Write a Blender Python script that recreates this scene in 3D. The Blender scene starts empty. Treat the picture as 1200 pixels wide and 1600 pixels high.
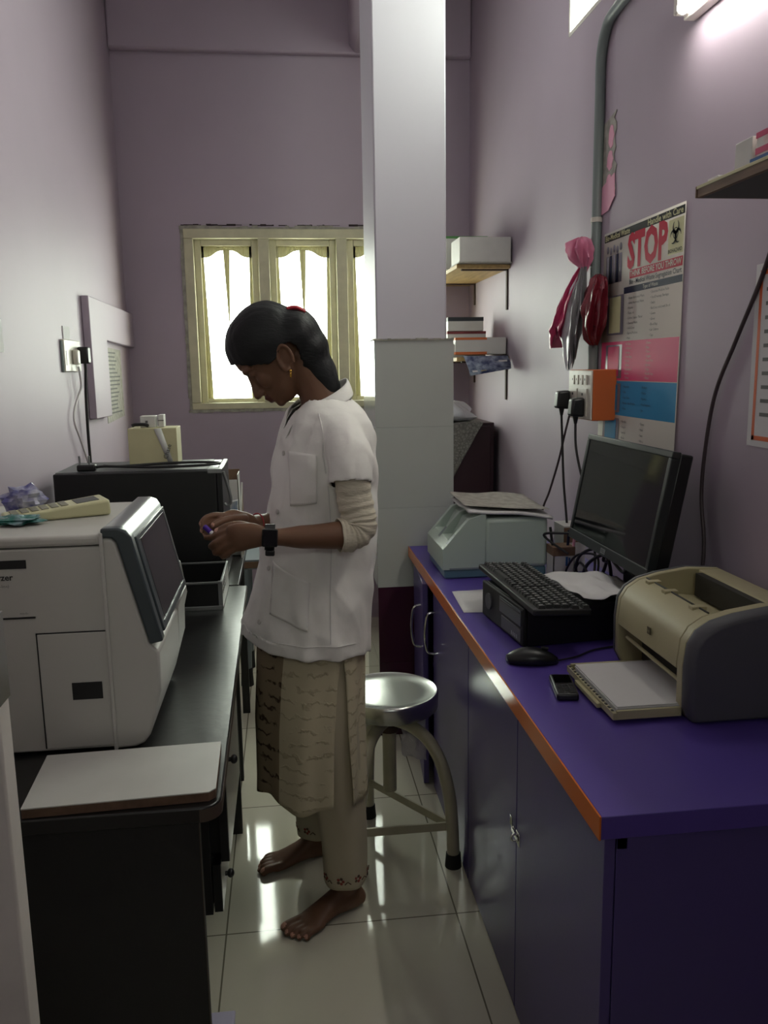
import bpy, bmesh, math, random
from mathutils import Vector, Matrix, noise
random.seed(7)
PI = math.pi
SC = bpy.context.scene
COL = SC.collection
V = Vector

# ------------------------------------------------------------------ camera
cam_data = bpy.data.cameras.new('camera')
cam_data.sensor_fit = 'HORIZONTAL'
cam_data.sensor_width = 36.0
cam_data.lens = 36.0 * 1300.0 / 1200.0
cam_data.clip_start = 0.02
cam = bpy.data.objects.new('camera', cam_data)
COL.objects.link(cam)
yaw, pitch, roll = math.radians(6.686), math.radians(9.8695), math.radians(-0.898)
fw = V((math.sin(yaw) * math.cos(pitch), math.cos(yaw) * math.cos(pitch), -math.sin(pitch)))
r0 = V((math.cos(yaw), -math.sin(yaw), 0))
u0 = r0.cross(fw)
rv = r0 * math.cos(roll) + u0 * math.sin(roll)
uv = u0 * math.cos(roll) - r0 * math.sin(roll)
cam.matrix_world = Matrix(((rv.x, uv.x, -fw.x, 0), (rv.y, uv.y, -fw.y, 0), (rv.z, uv.z, -fw.z, 1.45), (0, 0, 0, 1)))
SC.camera = cam

# ------------------------------------------------------------------ light, exposure
world = bpy.data.worlds.new('daylight')
SC.world = world
world.use_nodes = True
bg = world.node_tree.nodes['Background']
bg.inputs['Color'].default_value = (0.93, 1.0, 0.90, 1)
bg.inputs['Strength'].default_value = 9.0
SC.view_settings.view_transform = 'Standard'
SC.view_settings.look = 'None'
SC.view_settings.gamma = 1
SC.view_settings.use_curve_mapping = False
SC.view_settings.exposure = 1.02
TUBE_STRENGTH = 20.0

def portal(name, loc, rot, sx, sy):
    L = bpy.data.lights.new(name, 'AREA')
    L.shape = 'RECTANGLE'; L.size = sx; L.size_y = sy
    L.cycles.is_portal = True
    o = bpy.data.objects.new(name, L); COL.objects.link(o)
    o.location = loc; o.rotation_euler = rot
    return o
portal('window_portal', (0.12, 4.83, 1.72), (PI / 2, 0, PI), 1.3, 1.0)
portal('fill_slot_portal', (0.2, -1.06, 2.125), (PI / 2, 0, 0), 0.7, 0.15)  # sampling portal for the added fill-light opening behind the camera
portal('ventilator_portal', (1.14, 2.65, 2.86), (0, PI / 2, 0), 0.5, 0.9)

# ------------------------------------------------------------------ materials
MATS = {}
def srgb(r, g, b):
    f = lambda c: (c / 255 / 12.92) if c / 255 <= 0.04045 else ((c / 255 + 0.055) / 1.055) ** 2.4
    return (f(r), f(g), f(b), 1)
def mat(name, col, rough=0.5, metal=0.0, bump=0.0, bscale=60, var=0.0, vscale=6, spec=0.5, coat=0.0, trans=0.0, emit=None, estr=0.0, vcol=None, sss=0.0, stretch=None):
    m = bpy.data.materials.new(name); m.use_nodes = True
    nt = m.node_tree; b = nt.nodes['Principled BSDF']
    c = srgb(*col)
    b.inputs['Base Color'].default_value = c
    b.inputs['Roughness'].default_value = rough
    b.inputs['Metallic'].default_value = metal
    b.inputs['Specular IOR Level'].default_value = spec
    b.inputs['Coat Weight'].default_value = coat
    b.inputs['Coat Roughness'].default_value = 0.08
    b.inputs['Transmission Weight'].default_value = trans
    if sss:
        b.inputs['Subsurface Weight'].default_value = sss
        b.inputs['Subsurface Radius'].default_value = (0.01, 0.004, 0.002)
    if emit:
        b.inputs['Emission Color'].default_value = srgb(*emit)
        b.inputs['Emission Strength'].default_value = estr
    tc = nt.nodes.new('ShaderNodeTexCoord')
    src = tc.outputs['Object']
    if stretch:
        mp = nt.nodes.new('ShaderNodeMapping'); mp.inputs['Scale'].default_value = stretch
        nt.links.new(src, mp.inputs['Vector']); src = mp.outputs['Vector']
    if var > 0:
        n = nt.nodes.new('ShaderNodeTexNoise'); n.inputs['Scale'].default_value = vscale; n.inputs['Detail'].default_value = 6
        nt.links.new(src, n.inputs['Vector'])
        mx = nt.nodes.new('ShaderNodeMix'); mx.data_type = 'RGBA'
        d = srgb(*vcol) if vcol else (c[0] * (1 - var), c[1] * (1 - var), c[2] * (1 - var), 1)
        mx.inputs['A'].default_value = c; mx.inputs['B'].default_value = d
        rp = nt.nodes.new('ShaderNodeValToRGB')
        rp.color_ramp.elements[0].position = 0.38; rp.color_ramp.elements[1].position = 0.66
        nt.links.new(n.outputs['Fac'], rp.inputs['Fac'])
        nt.links.new(rp.outputs['Color'], mx.inputs['Factor'])
        nt.links.new(mx.outputs['Result'], b.inputs['Base Color'])
    if bump > 0:
        n2 = nt.nodes.new('ShaderNodeTexNoise'); n2.inputs['Scale'].default_value = bscale; n2.inputs['Detail'].default_value = 4
        nt.links.new(src, n2.inputs['Vector'])
        bp = nt.nodes.new('ShaderNodeBump'); bp.inputs['Strength'].default_value = bump; bp.inputs['Distance'].default_value = 0.004
        nt.links.new(n2.outputs['Fac'], bp.inputs['Height'])
        nt.links.new(bp.outputs['Normal'], b.inputs['Normal'])
    MATS[name] = m
    return m

mat('lilac_paint', (174, 160, 173), 0.55, bump=0.12, bscale=9, var=0.06, vscale=1.6)
mat('white_paint', (200, 196, 205), 0.5, bump=0.1, bscale=12)
mat('ceiling_paint', (205, 200, 205), 0.8)
mat('cream_paint', (205, 200, 168), 0.45, bump=0.1, bscale=30, var=0.12, vscale=14)
mat('plaster_edge', (168, 165, 152), 0.8, bump=0.8, bscale=40, var=0.35, vscale=25)
mat('white_tile', (186, 190, 184), 0.12)
mat('maroon_tile', (66, 30, 48), 0.12)
mat('crack', (60, 50, 50), 0.9)
mat('door_white', (222, 217, 208), 0.5, var=0.14, vscale=9, bump=0.1)
mat('black_plastic', (22, 22, 23), 0.35)
mat('black_matte', (20, 20, 21), 0.6)
mat('black_rubber', (16, 16, 16), 0.7)
mat('desk_black', (30, 29, 29), 0.28, bump=0.08, bscale=45, var=0.3, vscale=9)
mat('desk_panel', (24, 24, 24), 0.55, bump=0.15, bscale=60)
mat('desk_edge', (70, 58, 48), 0.5)
mat('board_white', (196, 196, 190), 0.35, var=0.06, vscale=12)
mat('board_edge', (110, 84, 66), 0.8, var=0.3, vscale=60)
mat('drawer_sheen', (150, 150, 140), 0.3)  # pale tone stands in for light reflected by glossy drawer laminate
mat('analyzer_white', (186, 184, 178), 0.4, bump=0.03, bscale=300)
mat('analyzer_grey', (62, 70, 74), 0.3)
mat('analyzer_silver', (150, 154, 156), 0.28, metal=0.6)
mat('screen_dark', (46, 46, 50), 0.12)
mat('ink_black', (18, 18, 20), 0.5)
mat('ink_grey', (90, 90, 88), 0.6)
mat('beige_plastic', (205, 202, 160), 0.4)
mat('calc_keys', (146, 144, 128), 0.5)
mat('beige_old', (176, 168, 136), 0.45, var=0.12, vscale=20)
mat('beige_card', (196, 190, 150), 0.65, var=0.06, vscale=15)
mat('white_card', (204, 202, 196), 0.6, var=0.05, vscale=20)
mat('paper_white', (206, 204, 204), 0.7, bump=0.1, bscale=20)
mat('paper_grey', (172, 168, 158), 0.75, var=0.3, vscale=40)
mat('brown_card', (122, 96, 74), 0.8, var=0.15, vscale=30)
mat('wood_ply', (190, 160, 105), 0.6, var=0.3, vscale=5, stretch=(8, 1, 8))
mat('wood_raw', (120, 96, 78), 0.7, var=0.35, vscale=8, stretch=(8, 1, 12))
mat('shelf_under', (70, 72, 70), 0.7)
mat('rust_iron', (70, 52, 44), 0.7)
mat('purple_laminate', (84, 66, 148), 0.35, bump=0.03, bscale=200)
mat('purple_door', (80, 68, 126), 0.34, bump=0.03, bscale=100)
mat('orange_edge', (214, 114, 46), 0.15)
mat('chrome', (210, 210, 208), 0.12, metal=1.0)
mat('steel', (196, 198, 194), 0.24, metal=1.0, bump=0.05, bscale=18)
mat('stool_paint', (176, 170, 146), 0.35, var=0.12, vscale=20)
mat('printer_beige', (178, 170, 134), 0.42, bump=0.04, bscale=250, var=0.06, vscale=8)
mat('printer_grey', (84, 84, 88), 0.5, bump=0.05, bscale=250)
mat('printer_dark', (44, 42, 36), 0.6)
mat('logo_dark', (92, 84, 62), 0.5)
mat('blue_plastic', (84, 116, 132), 0.4)
mat('pale_green_plastic', (172, 186, 176), 0.4)
mat('pale_strip', (120, 130, 134), 0.3)
mat('key_black', (30, 30, 31), 0.45)
mat('key_mark', (190, 190, 186), 0.6)
mat('monitor_panel', (22, 26, 27), 0.06)
mat('monitor_bezel', (40, 44, 44), 0.35)
mat('silver_line', (150, 152, 152), 0.3, metal=0.7)
mat('pipe_grey', (122, 132, 130), 0.4)
mat('pink_paper', (226, 164, 186), 0.6)
mat('pink_deep', (204, 72, 112), 0.55)
mat('pink_bag', (214, 128, 158), 0.35, bump=0.5, bscale=30)
mat('rose_bag', (190, 62, 104), 0.3, bump=0.5, bscale=30)
mat('clear_bag', (200, 200, 206), 0.25, bump=0.6, bscale=30)
mat('grey_bag', (120, 118, 120), 0.3, bump=0.5, bscale=30)
mat('red_bag', (110, 28, 40), 0.25, bump=0.7, bscale=22)
mat('poster_white', (205, 200, 190), 0.5, spec=0.25)
mat('poster_red', (186, 26, 60), 0.5, spec=0.12)
mat('poster_pink', (216, 74, 120), 0.5, spec=0.25)
mat('poster_blue', (52, 140, 186), 0.5, spec=0.25)
mat('poster_navy', (36, 40, 62), 0.5, spec=0.12)
mat('poster_black', (40, 42, 42), 0.5, spec=0.12)
mat('poster_yellow', (206, 204, 160), 0.5, spec=0.12)
mat('poster_figure', (120, 116, 128), 0.3)
mat('switch_orange', (190, 96, 44), 0.45)
mat('switch_white', (206, 200, 188), 0.35, var=0.1, vscale=30)
mat('cable_black', (26, 24, 24), 0.5)
mat('cable_brown', (70, 56, 60), 0.5)
mat('cable_white', (196, 190, 190), 0.5)
mat('maroon_wood', (52, 28, 34), 0.45)
mat('skin', (114, 82, 62), 0.48, bump=0.06, bscale=120, sss=0.08, spec=0.35)
mat('nail', (196, 150, 130), 0.35)
mat('lip', (92, 50, 42), 0.4)
mat('hair', (27, 28, 29), 0.5, bump=0.3, bscale=70, stretch=(1, 4, 3), spec=0.3)
mat('coat_white', (238, 236, 230), 0.8, bump=0.9, bscale=13)
mat('coat_seam', (216, 214, 210), 0.85)
mat('button_white', (200, 196, 190), 0.4)
mat('under_cream', (206, 198, 178), 0.85, bump=0.6, bscale=70, stretch=(1, 1, 4))
mat('trouser_beige', (190, 180, 154), 0.85, bump=0.2, bscale=20)
mat('flower_red', (140, 66, 54), 0.8)
mat('flower_brown', (92, 74, 58), 0.8)
mat('gold', (214, 170, 80), 0.2, metal=1.0)
mat('red_clip', (176, 44, 54), 0.4)
mat('watch_black', (20, 21, 22), 0.4)
mat('watch_glass', (12, 12, 13), 0.08)
mat('cap_purple', (76, 38, 150), 0.35)
mat('vial_white', (222, 220, 226), 0.3)
mat('lavender_plastic', (186, 180, 206), 0.4)
mat('brand_blue', (40, 90, 150), 0.4)
mat('carton_green', (90, 150, 84), 0.6)
mat('carton_orange', (206, 112, 60), 0.6)
mat('carton_maroon', (120, 48, 52), 0.6)
mat('carton_dark', (46, 52, 56), 0.6)
mat('carton_pink', (208, 130, 138), 0.6, var=0.3, vscale=25, vcol=(220, 214, 208))
mat('flyer_blue', (50, 60, 100), 0.35, var=0.4, vscale=30, vcol=(160, 170, 190))
mat('flyer_yellow', (200, 180, 70), 0.35)
mat('notice_orange', (206, 92, 44), 0.5)

def pattern_floor():
    m = bpy.data.materials.new('floor_tiles'); m.use_nodes = True
    nt = m.node_tree; b = nt.nodes['Principled BSDF']
    tc = nt.nodes.new('ShaderNodeTexCoord'); mp = nt.nodes.new('ShaderNodeMapping')
    mp.inputs['Location'].default_value = (-0.412 + 0.61 * 4, -1.985 + 0.635 * 6, 0)
    br = nt.nodes.new('ShaderNodeTexBrick')
    br.offset = 0.0; br.squash = 1.0
    br.inputs['Color1'].default_value = srgb(204, 200, 182); br.inputs['Color2'].default_value = srgb(204, 200, 182)
    br.inputs['Mortar'].default_value = srgb(120, 115, 100)
    br.inputs['Scale'].default_value = 1.0
    br.inputs['Brick Width'].default_value = 0.61; br.inputs['Row Height'].default_value = 0.635
    br.inputs['Mortar Size'].default_value = 0.0022; br.inputs['Mortar Smooth'].default_value = 0.1
    nt.links.new(tc.outputs['Object'], mp.inputs['Vector']); nt.links.new(mp.outputs['Vector'], br.inputs['Vector'])
    nt.links.new(br.outputs['Color'], b.inputs['Base Color'])
    n = nt.nodes.new('ShaderNodeTexNoise'); n.inputs['Scale'].default_value = 3.0
    nt.links.new(tc.outputs['Object'], n.inputs['Vector'])
    mr = nt.nodes.new('ShaderNodeMapRange'); mr.inputs['To Min'].default_value = 0.03; mr.inputs['To Max'].default_value = 0.09
    nt.links.new(n.outputs['Fac'], mr.inputs['Value']); nt.links.new(mr.outputs['Result'], b.inputs['Roughness'])
    MATS['floor_tiles'] = m
pattern_floor()

def sheet_mats():
    # invented translucent cream sheet, added so the sash surrounds glow like window bloom
    m = bpy.data.materials.new('glow_sheet'); m.use_nodes = True
    nt = m.node_tree; nt.nodes.remove(nt.nodes['Principled BSDF'])
    d = nt.nodes.new('ShaderNodeBsdfDiffuse'); d.inputs['Color'].default_value = srgb(205, 200, 165)
    t = nt.nodes.new('ShaderNodeBsdfTranslucent'); t.inputs['Color'].default_value = srgb(205, 200, 160)
    mx = nt.nodes.new('ShaderNodeMixShader'); mx.inputs['Fac'].default_value = 0.14
    nt.links.new(d.outputs[0], mx.inputs[1]); nt.links.new(t.outputs[0], mx.inputs[2])
    nt.links.new(mx.outputs[0], nt.nodes['Material Output'].inputs['Surface'])
    MATS['glow_sheet'] = m
    g = bpy.data.materials.new('window_glass'); g.use_nodes = True
    nt = g.node_tree; b = nt.nodes['Principled BSDF']
    b.inputs['Base Color'].default_value = (1, 1, 1, 1); b.inputs['Roughness'].default_value = 0.05
    tr = nt.nodes.new('ShaderNodeBsdfTransparent'); tr.inputs['Color'].default_value = (0.97, 0.98, 0.96, 1)
    mx = nt.nodes.new('ShaderNodeMixShader'); mx.inputs['Fac'].default_value = 0.06
    nt.links.new(tr.outputs[0], mx.inputs[1]); nt.links.new(b.outputs[0], mx.inputs[2])
    nt.links.new(mx.outputs[0], nt.nodes['Material Output'].inputs['Surface'])
    MATS['window_glass'] = g
    # thin clear polythene
    p = bpy.data.materials.new('polythene'); p.use_nodes = True
    nt = p.node_tree; b = nt.nodes['Principled BSDF']
    b.inputs['Base Color'].default_value = srgb(225, 222, 226); b.inputs['Roughness'].default_value = 0.2
    tr = nt.nodes.new('ShaderNodeBsdfTransparent')
    mx = nt.nodes.new('ShaderNodeMixShader'); mx.inputs['Fac'].default_value = 0.5
    n = nt.nodes.new('ShaderNodeTexNoise'); n.inputs['Scale'].default_value = 30
    bp = nt.nodes.new('ShaderNodeBump'); bp.inputs['Strength'].default_value = 0.6; bp.inputs['Distance'].default_value = 0.01
    nt.links.new(n.outputs['Fac'], bp.inputs['Height']); nt.links.new(bp.outputs['Normal'], b.inputs['Normal'])
    nt.links.new(tr.outputs[0], mx.inputs[1]); nt.links.new(b.outputs[0], mx.inputs[2])
    nt.links.new(mx.outputs[0], nt.nodes['Material Output'].inputs['Surface'])
    MATS['polythene'] = p
sheet_mats()

def lace_mat(name, col, dark, scale, thr):
    m = bpy.data.materials.new(name); m.use_nodes = True
    nt = m.node_tree; b = nt.nodes['Principled BSDF']; b.inputs['Roughness'].default_value = 0.85
    tc = nt.nodes.new('ShaderNodeTexCoord')
    v = nt.nodes.new('ShaderNodeTexVoronoi'); v.feature = 'DISTANCE_TO_EDGE'; v.inputs['Scale'].default_value = scale
    n = nt.nodes.new('ShaderNodeTexNoise'); n.inputs['Scale'].default_value = scale * 0.9
    nt.links.new(tc.outputs['Object'], v.inputs['Vector']); nt.links.new(tc.outputs['Object'], n.inputs['Vector'])
    r = nt.nodes.new('ShaderNodeValToRGB')
    r.color_ramp.elements[0].position = thr * 0.4; r.color_ramp.elements[0].color = srgb(*dark)
    r.color_ramp.elements[1].position = thr; r.color_ramp.elements[1].color = srgb(*col)
    nt.links.new(v.outputs['Distance'], r.inputs['Fac'])
    mx = nt.nodes.new('ShaderNodeMix'); mx.data_type = 'RGBA'; mx.inputs['B'].default_value = srgb(*col)
    nt.links.new(n.outputs['Fac'], mx.inputs['Factor'])
    nt.links.new(r.outputs['Color'], mx.inputs['A'])
    nt.links.new(mx.outputs['Result'], b.inputs['Base Color'])
    bp = nt.nodes.new('ShaderNodeBump'); bp.inputs['Strength'].default_value = 0.5; bp.inputs['Distance'].default_value = 0.003
    nt.links.new(v.outputs['Distance'], bp.inputs['Height']); nt.links.new(bp.outputs['Normal'], b.inputs['Normal'])
    MATS[name] = m
def embroidered(name, col, dark, fz, amount):
    m = bpy.data.materials.new(name); m.use_nodes = True
    nt = m.node_tree; b = nt.nodes['Principled BSDF']; b.inputs['Roughness'].default_value = 0.85; b.inputs['Specular IOR Level'].default_value = 0.2
    tc = nt.nodes.new('ShaderNodeTexCoord')
    n0 = nt.nodes.new('ShaderNodeTexNoise'); n0.inputs['Scale'].default_value = 22; n0.inputs['Detail'].default_value = 3
    nt.links.new(tc.outputs['Object'], n0.inputs['Vector'])
    w = nt.nodes.new('ShaderNodeTexWave'); w.wave_type = 'BANDS'; w.bands_direction = 'Z'; w.inputs['Scale'].default_value = fz
    w.inputs['Distortion'].default_value = 5.0; w.inputs['Detail'].default_value = 4; w.inputs['Detail Scale'].default_value = 4.0
    nt.links.new(tc.outputs['Object'], w.inputs['Vector'])
    r = nt.nodes.new('ShaderNodeValToRGB')
    r.color_ramp.elements[0].position = 0.80; r.color_ramp.elements[0].color = (0, 0, 0, 1)
    r.color_ramp.elements[1].position = 0.97; r.color_ramp.elements[1].color = (1, 1, 1, 1)
    nt.links.new(w.outputs['Fac'], r.inputs['Fac'])
    g = nt.nodes.new('ShaderNodeValToRGB'); g.color_ramp.elements[0].position = 0.45; g.color_ramp.elements[1].position = 0.55
    nt.links.new(n0.outputs['Fac'], g.inputs['Fac'])
    mu = nt.nodes.new('ShaderNodeMath'); mu.operation = 'MULTIPLY'; nt.links.new(r.outputs['Color'], mu.inputs[0]); nt.links.new(g.outputs['Color'], mu.inputs[1])
    mk = nt.nodes.new('ShaderNodeMath'); mk.operation = 'MULTIPLY'; mk.inputs[1].default_value = amount; nt.links.new(mu.outputs[0], mk.inputs[0])
    mx = nt.nodes.new('ShaderNodeMix'); mx.data_type = 'RGBA'; mx.inputs['A'].default_value = srgb(*col); mx.inputs['B'].default_value = srgb(*dark)
    nt.links.new(mk.outputs[0], mx.inputs['Factor']); nt.links.new(mx.outputs['Result'], b.inputs['Base Color'])
    bp = nt.nodes.new('ShaderNodeBump'); bp.inputs['Strength'].default_value = 0.5; bp.inputs['Distance'].default_value = 0.003
    nt.links.new(mu.outputs[0], bp.inputs['Height']); nt.links.new(bp.outputs['Normal'], b.inputs['Normal'])
    MATS[name] = m
embroidered('kurta_cream', (206, 196, 166), (160, 146, 116), 9.0, 0.5)
embroidered('kurta_dark', (150, 134, 108), (70, 54, 42), 9.0, 1.0)
lace_mat('lace_cloth', (128, 126, 120), (74, 70, 68), 70, 0.22)

# ------------------------------------------------------------------ mesh builder
class MB:
    def __init__(self, M=None):
        self.v = []; self.f = []; self.m = []; self.mats = []; self.M = M or Matrix()
    def use(self, m):
        if m not in self.mats: self.mats.append(m)
        return self.mats.index(m)
    def add(self, vs, fs, m):
        k = len(self.v); i = self.use(m)
        self.v += [self.M @ V(p) for p in vs]
        self.f += [[k + a for a in q] for q in fs]; self.m += [i] * len(fs)
        return self
    def box(self, x0, x1, y0, y1, z0, z1, m):
        vs = [(x, y, z) for z in (z0, z1) for y in (y0, y1) for x in (x0, x1)]
        return self.add(vs, [(0, 2, 3, 1), (4, 5, 7, 6), (0, 1, 5, 4), (2, 6, 7, 3), (0, 4, 6, 2), (1, 3, 7, 5)], m)
    def hexa(self, b, t, m):        # four bottom points, four top points, same order counter-clockwise from above
        return self.add(list(b) + list(t), [(3, 2, 1, 0), (4, 5, 6, 7), (0, 1, 5, 4), (1, 2, 6, 5), (2, 3, 7, 6), (3, 0, 4, 7)], m)
    def quad(self, a, b, c, d, m):
        return self.add([a, b, c, d], [(0, 1, 2, 3)], m)
    def prism(self, poly, axis, t0, t1, m):   # polygon in the plane normal to axis, run from t0 to t1
        n = len(poly)
        def P(p, t):
            return {'x': (t, p[0], p[1]), 'y': (p[0], t, p[1]), 'z': (p[0], p[1], t)}[axis]
        vs = [P(p, t0) for p in poly] + [P(p, t1) for p in poly]
        fs = [tuple(range(n))[::-1], tuple(range(n, 2 * n))] + [(i, (i + 1) % n, n + (i + 1) % n, n + i) for i in range(n)]
        return self.add(vs, fs, m)
    def rings(self, rs, m, cap=True, closed=True):
        n = len(rs[0]); vs = [p for r in rs for p in r]; fs = []
        for i in range(len(rs) - 1):
            for j in range(n if closed else n - 1):
                a, b = i * n + j, i * n + (j + 1) % n
                fs.append((a, b, b + n, a + n))
        if cap and closed:
            fs.append(tuple(range(n))[::-1]); fs.append(tuple(range((len(rs) - 1) * n, len(rs) * n)))
        return self.add(vs, fs, m)
    def cyl(self, a, b, r, m, r2=None, n=20, cap=True):
        return self.tube([a, b], [r, r if r2 is None else r2], m, n, cap)
    def tube(self, pts, r, m, n=10, cap=True, flat=None):
        pts = [V(p) for p in pts]
        if not isinstance(r, (list, tuple)): r = [r] * len(pts)
        rs = []; up = None
        for i, p in enumerate(pts):
            if i == 0: t = pts[1] - pts[0]
            elif i == len(pts) - 1: t = pts[-1] - pts[-2]
            else: t = (pts[i + 1] - p).normalized() + (p - pts[i - 1]).normalized()
            t = t.normalized() if t.length > 1e-9 else V((0, 0, 1))
            if up is None:
                up = V((0, 0, 1)) if abs(t.z) < 0.9 else V((1, 0, 0))
            up = (up - t * up.dot(t))
            up = up.normalized() if up.length > 1e-6 else t.orthogonal().normalized()
            s = t.cross(up)
            rr = r[i] if isinstance(r[i], (list, tuple)) else (r[i], r[i])
            rs.append([p + s * (rr[0] * math.cos(2 * PI * k / n)) + up * (rr[1] * math.sin(2 * PI * k / n)) for k in range(n)])
        return self.rings(rs, m, cap)
    def lathe(self, c, prof, m, n=32, cap=True):
        rs = [[V(c) + V((rr * math.cos(2 * PI * k / n), rr * math.sin(2 * PI * k / n), z)) for k in range(n)] for rr, z in prof]
        return self.rings(rs, m, cap)
    def ball(self, c, r, m, n=14, k=10):
        r = r if isinstance(r, (list, tuple)) else (r, r, r)
        rs = [[V(c) + V((r[0] * math.sin(PI * i / k) * math.cos(2 * PI * j / n), r[1] * math.sin(PI * i / k) * math.sin(2 * PI * j / n), -r[2] * math.cos(PI * i / k))) for j in range(n)]
              for i in [0.02] + list(range(1, k)) + [k - 0.02]]
        return self.rings(rs, m, True)
    def text(self, s, size, M, m, align='CENTER', sx=1.0, fit=None, bold=0.0):
        c = bpy.data.curves.new('t', 'FONT'); c.body = s; c.size = size; c.align_x = align; c.align_y = 'CENTER'
        c.resolution_u = 1 if size < 0.012 else 2; c.offset = bold * size
        o = bpy.data.objects.new('t', c); COL.objects.link(o)
        bpy.context.view_layer.update()
        me = o.to_mesh()
        if fit and len(me.vertices):
            xs = [p.co.x for p in me.vertices]; sx = fit / (max(xs) - min(xs))
        S = M @ Matrix.Diagonal((sx, 1, 1, 1))
        self.add([S @ p.co for p in me.vertices], [tuple(g.vertices) for g in me.polygons], m)
        o.to_mesh_clear(); bpy.data.objects.remove(o); bpy.data.curves.remove(c)
        return self
    def build(self, name, parent=None, bevel=0.0, seg=2, smooth=40, sub=0, solid=0.0, kind=None):
        me = bpy.data.meshes.new(name)
        off = V(parent_loc(parent)) if parent else V((0, 0, 0))
        me.from_pydata([tuple(p - off) for p in self.v], [], self.f)
        for q in self.mats: me.materials.append(MATS[q])
        me.polygons.foreach_set('material_index', self.m)
        me.polygons.foreach_set('use_smooth', [True] * len(self.f))
        me.update(); me.validate()
        bm = bmesh.new(); bm.from_mesh(me); bmesh.ops.recalc_face_normals(bm, faces=bm.faces); bm.to_mesh(me); bm.free()
        if smooth < 180: me.set_sharp_from_angle(angle=math.radians(smooth))
        o = bpy.data.objects.new(name, me); COL.objects.link(o)
        if parent: o.parent = parent
        if solid:
            s = o.modifiers.new('thickness', 'SOLIDIFY'); s.thickness = abs(solid); s.offset = -1 if solid > 0 else 1
        if sub:
            s = o.modifiers.new('smooth', 'SUBSURF'); s.levels = sub; s.render_levels = sub
        if bevel:
            bv = o.modifiers.new('bevel', 'BEVEL'); bv.width = bevel; bv.segments = seg; bv.limit_method = 'ANGLE'; bv.angle_limit = math.radians(40)
            bv.harden_normals = False
        if kind: o['kind'] = kind
        return o
def parent_loc(p):
    l = V(p.location)
    while p.parent: p = p.parent; l += V(p.location)
    return l
def tag(o, label, cat, group=None, kind=None):
    o['label'] = label; o['category'] = cat
    if group: o['group'] = group
    if kind: o['kind'] = kind
    return o
def thing(name, label, cat, loc, group=None):
    o = bpy.data.objects.new(name, None); COL.objects.link(o); o.location = loc; o.empty_display_size = 0.05
    return tag(o, label, cat, group)
def copy_thing(src, loc, label):
    r = src.copy(); COL.objects.link(r); r.location = loc; r['label'] = label
    for ch in list(src.children):
        c = ch.copy(); COL.objects.link(c); c.parent = r
        for g in ch.children:
            d = g.copy(); COL.objects.link(d); d.parent = c
    return r
def struct(o): o['kind'] = 'structure'; return o
def spot(x, y, z): return Matrix.Translation((x, y, z))
def wall_text_x(x, y, z, flip=-1):   # lettering on a wall facing -x: reads from +y towards -y
    return Matrix(((0, 0, -1, x), (-1, 0, 0, y), (0, 1, 0, z), (0, 0, 0, 1)))
def front_text_y(x, y, z):           # lettering on a face towards -y
    return Matrix(((1, 0, 0, x), (0, 0, -1, y), (0, 1, 0, z), (0, 0, 0, 1)))
def bez(pts, n=8):                   # smooth line through points
    P = [V(p) for p in pts]; out = []
    for i in range(len(P) - 1):
        a, b = P[i], P[i + 1]; p0 = P[i - 1] if i else a; p3 = P[i + 2] if i + 2 < len(P) else b
        for k in range(n):
            t = k / n
            out.append(0.5 * ((2 * a) + (b - p0) * t + (2 * p0 - 5 * a + 4 * b - p3) * t * t + (3 * a - p0 - 3 * b + p3) * t ** 3))
    return out + [P[-1]]

# ------------------------------------------------------------------ the room
XL, XR, YB, YF, ZC = -0.82, 1.05, 4.70, -1.0, 3.45
b = MB(); b.box(XL - 0.1, XR + 0.1, YF - 0.1, YB + 0.15, -0.1, 0, 'floor_tiles'); struct(b.build('floor'))
b = MB(); b.box(XL - 0.1, XR + 0.1, YF - 0.1, YB + 0.15, ZC, ZC + 0.1, 'ceiling_paint'); struct(b.build('ceiling'))
b = MB(); b.box(XL - 0.1, XL, YF - 0.1, YB + 0.15, 0, ZC, 'lilac_paint'); struct(b.build('wall_left'))
# right wall with a high ventilator opening
VY0, VY1, VZ0, VZ1 = 2.22, 3.09, 2.59, 3.12
b = MB()
b.box(XR, XR + 0.1, YF - 0.1, VY0, 0, ZC, 'lilac_paint'); b.box(XR, XR + 0.1, VY1, YB + 0.15, 0, ZC, 'lilac_paint')
b.box(XR, XR + 0.1, VY0, VY1, 0, VZ0, 'lilac_paint'); b.box(XR, XR + 0.1, VY0, VY1, VZ1, ZC, 'lilac_paint')
struct(b.build('wall_right'))
# back wall with the window opening
WX0, WX1, WZ0, WZ1 = -0.50, 0.76, 1.235, 2.19
b = MB()
b.box(XL, WX0, YB, YB + 0.15, 0, ZC, 'lilac_paint'); b.box(WX1, XR, YB, YB + 0.15, 0, ZC, 'lilac_paint')
b.box(WX0, WX1, YB, YB + 0.15, 0, WZ0, 'lilac_paint'); b.box(WX0, WX1, YB, YB + 0.15, WZ1, ZC, 'lilac_paint')
struct(b.build('wall_back'))
# front wall behind the camera, with an unseen slot added for soft fill light
b = MB()
b.box(XL, -0.15, YF - 0.1, YF, 0, ZC, 'lilac_paint'); b.box(0.55, XR, YF - 0.1, YF, 0, ZC, 'lilac_paint')
b.box(-0.15, 0.55, YF - 0.1, YF, 0, 2.05, 'lilac_paint'); b.box(-0.15, 0.55, YF - 0.1, YF, 2.20, ZC, 'lilac_paint')
struct(b.build('wall_front'))
b = MB(); b.box(XL, XR, YB - 0.05, YB, 3.055, ZC, 'lilac_paint'); struct(b.build('trim_1', bevel=0.012))
b = MB(); b.prism([(0.40, ZC), (0.40, 3.10), (0.43, 3.06), (0.62, 3.06), (0.62, ZC)], 'y', 3.5, YB, 'lilac_paint'); struct(b.build('trim_2', bevel=0.01))

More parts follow.
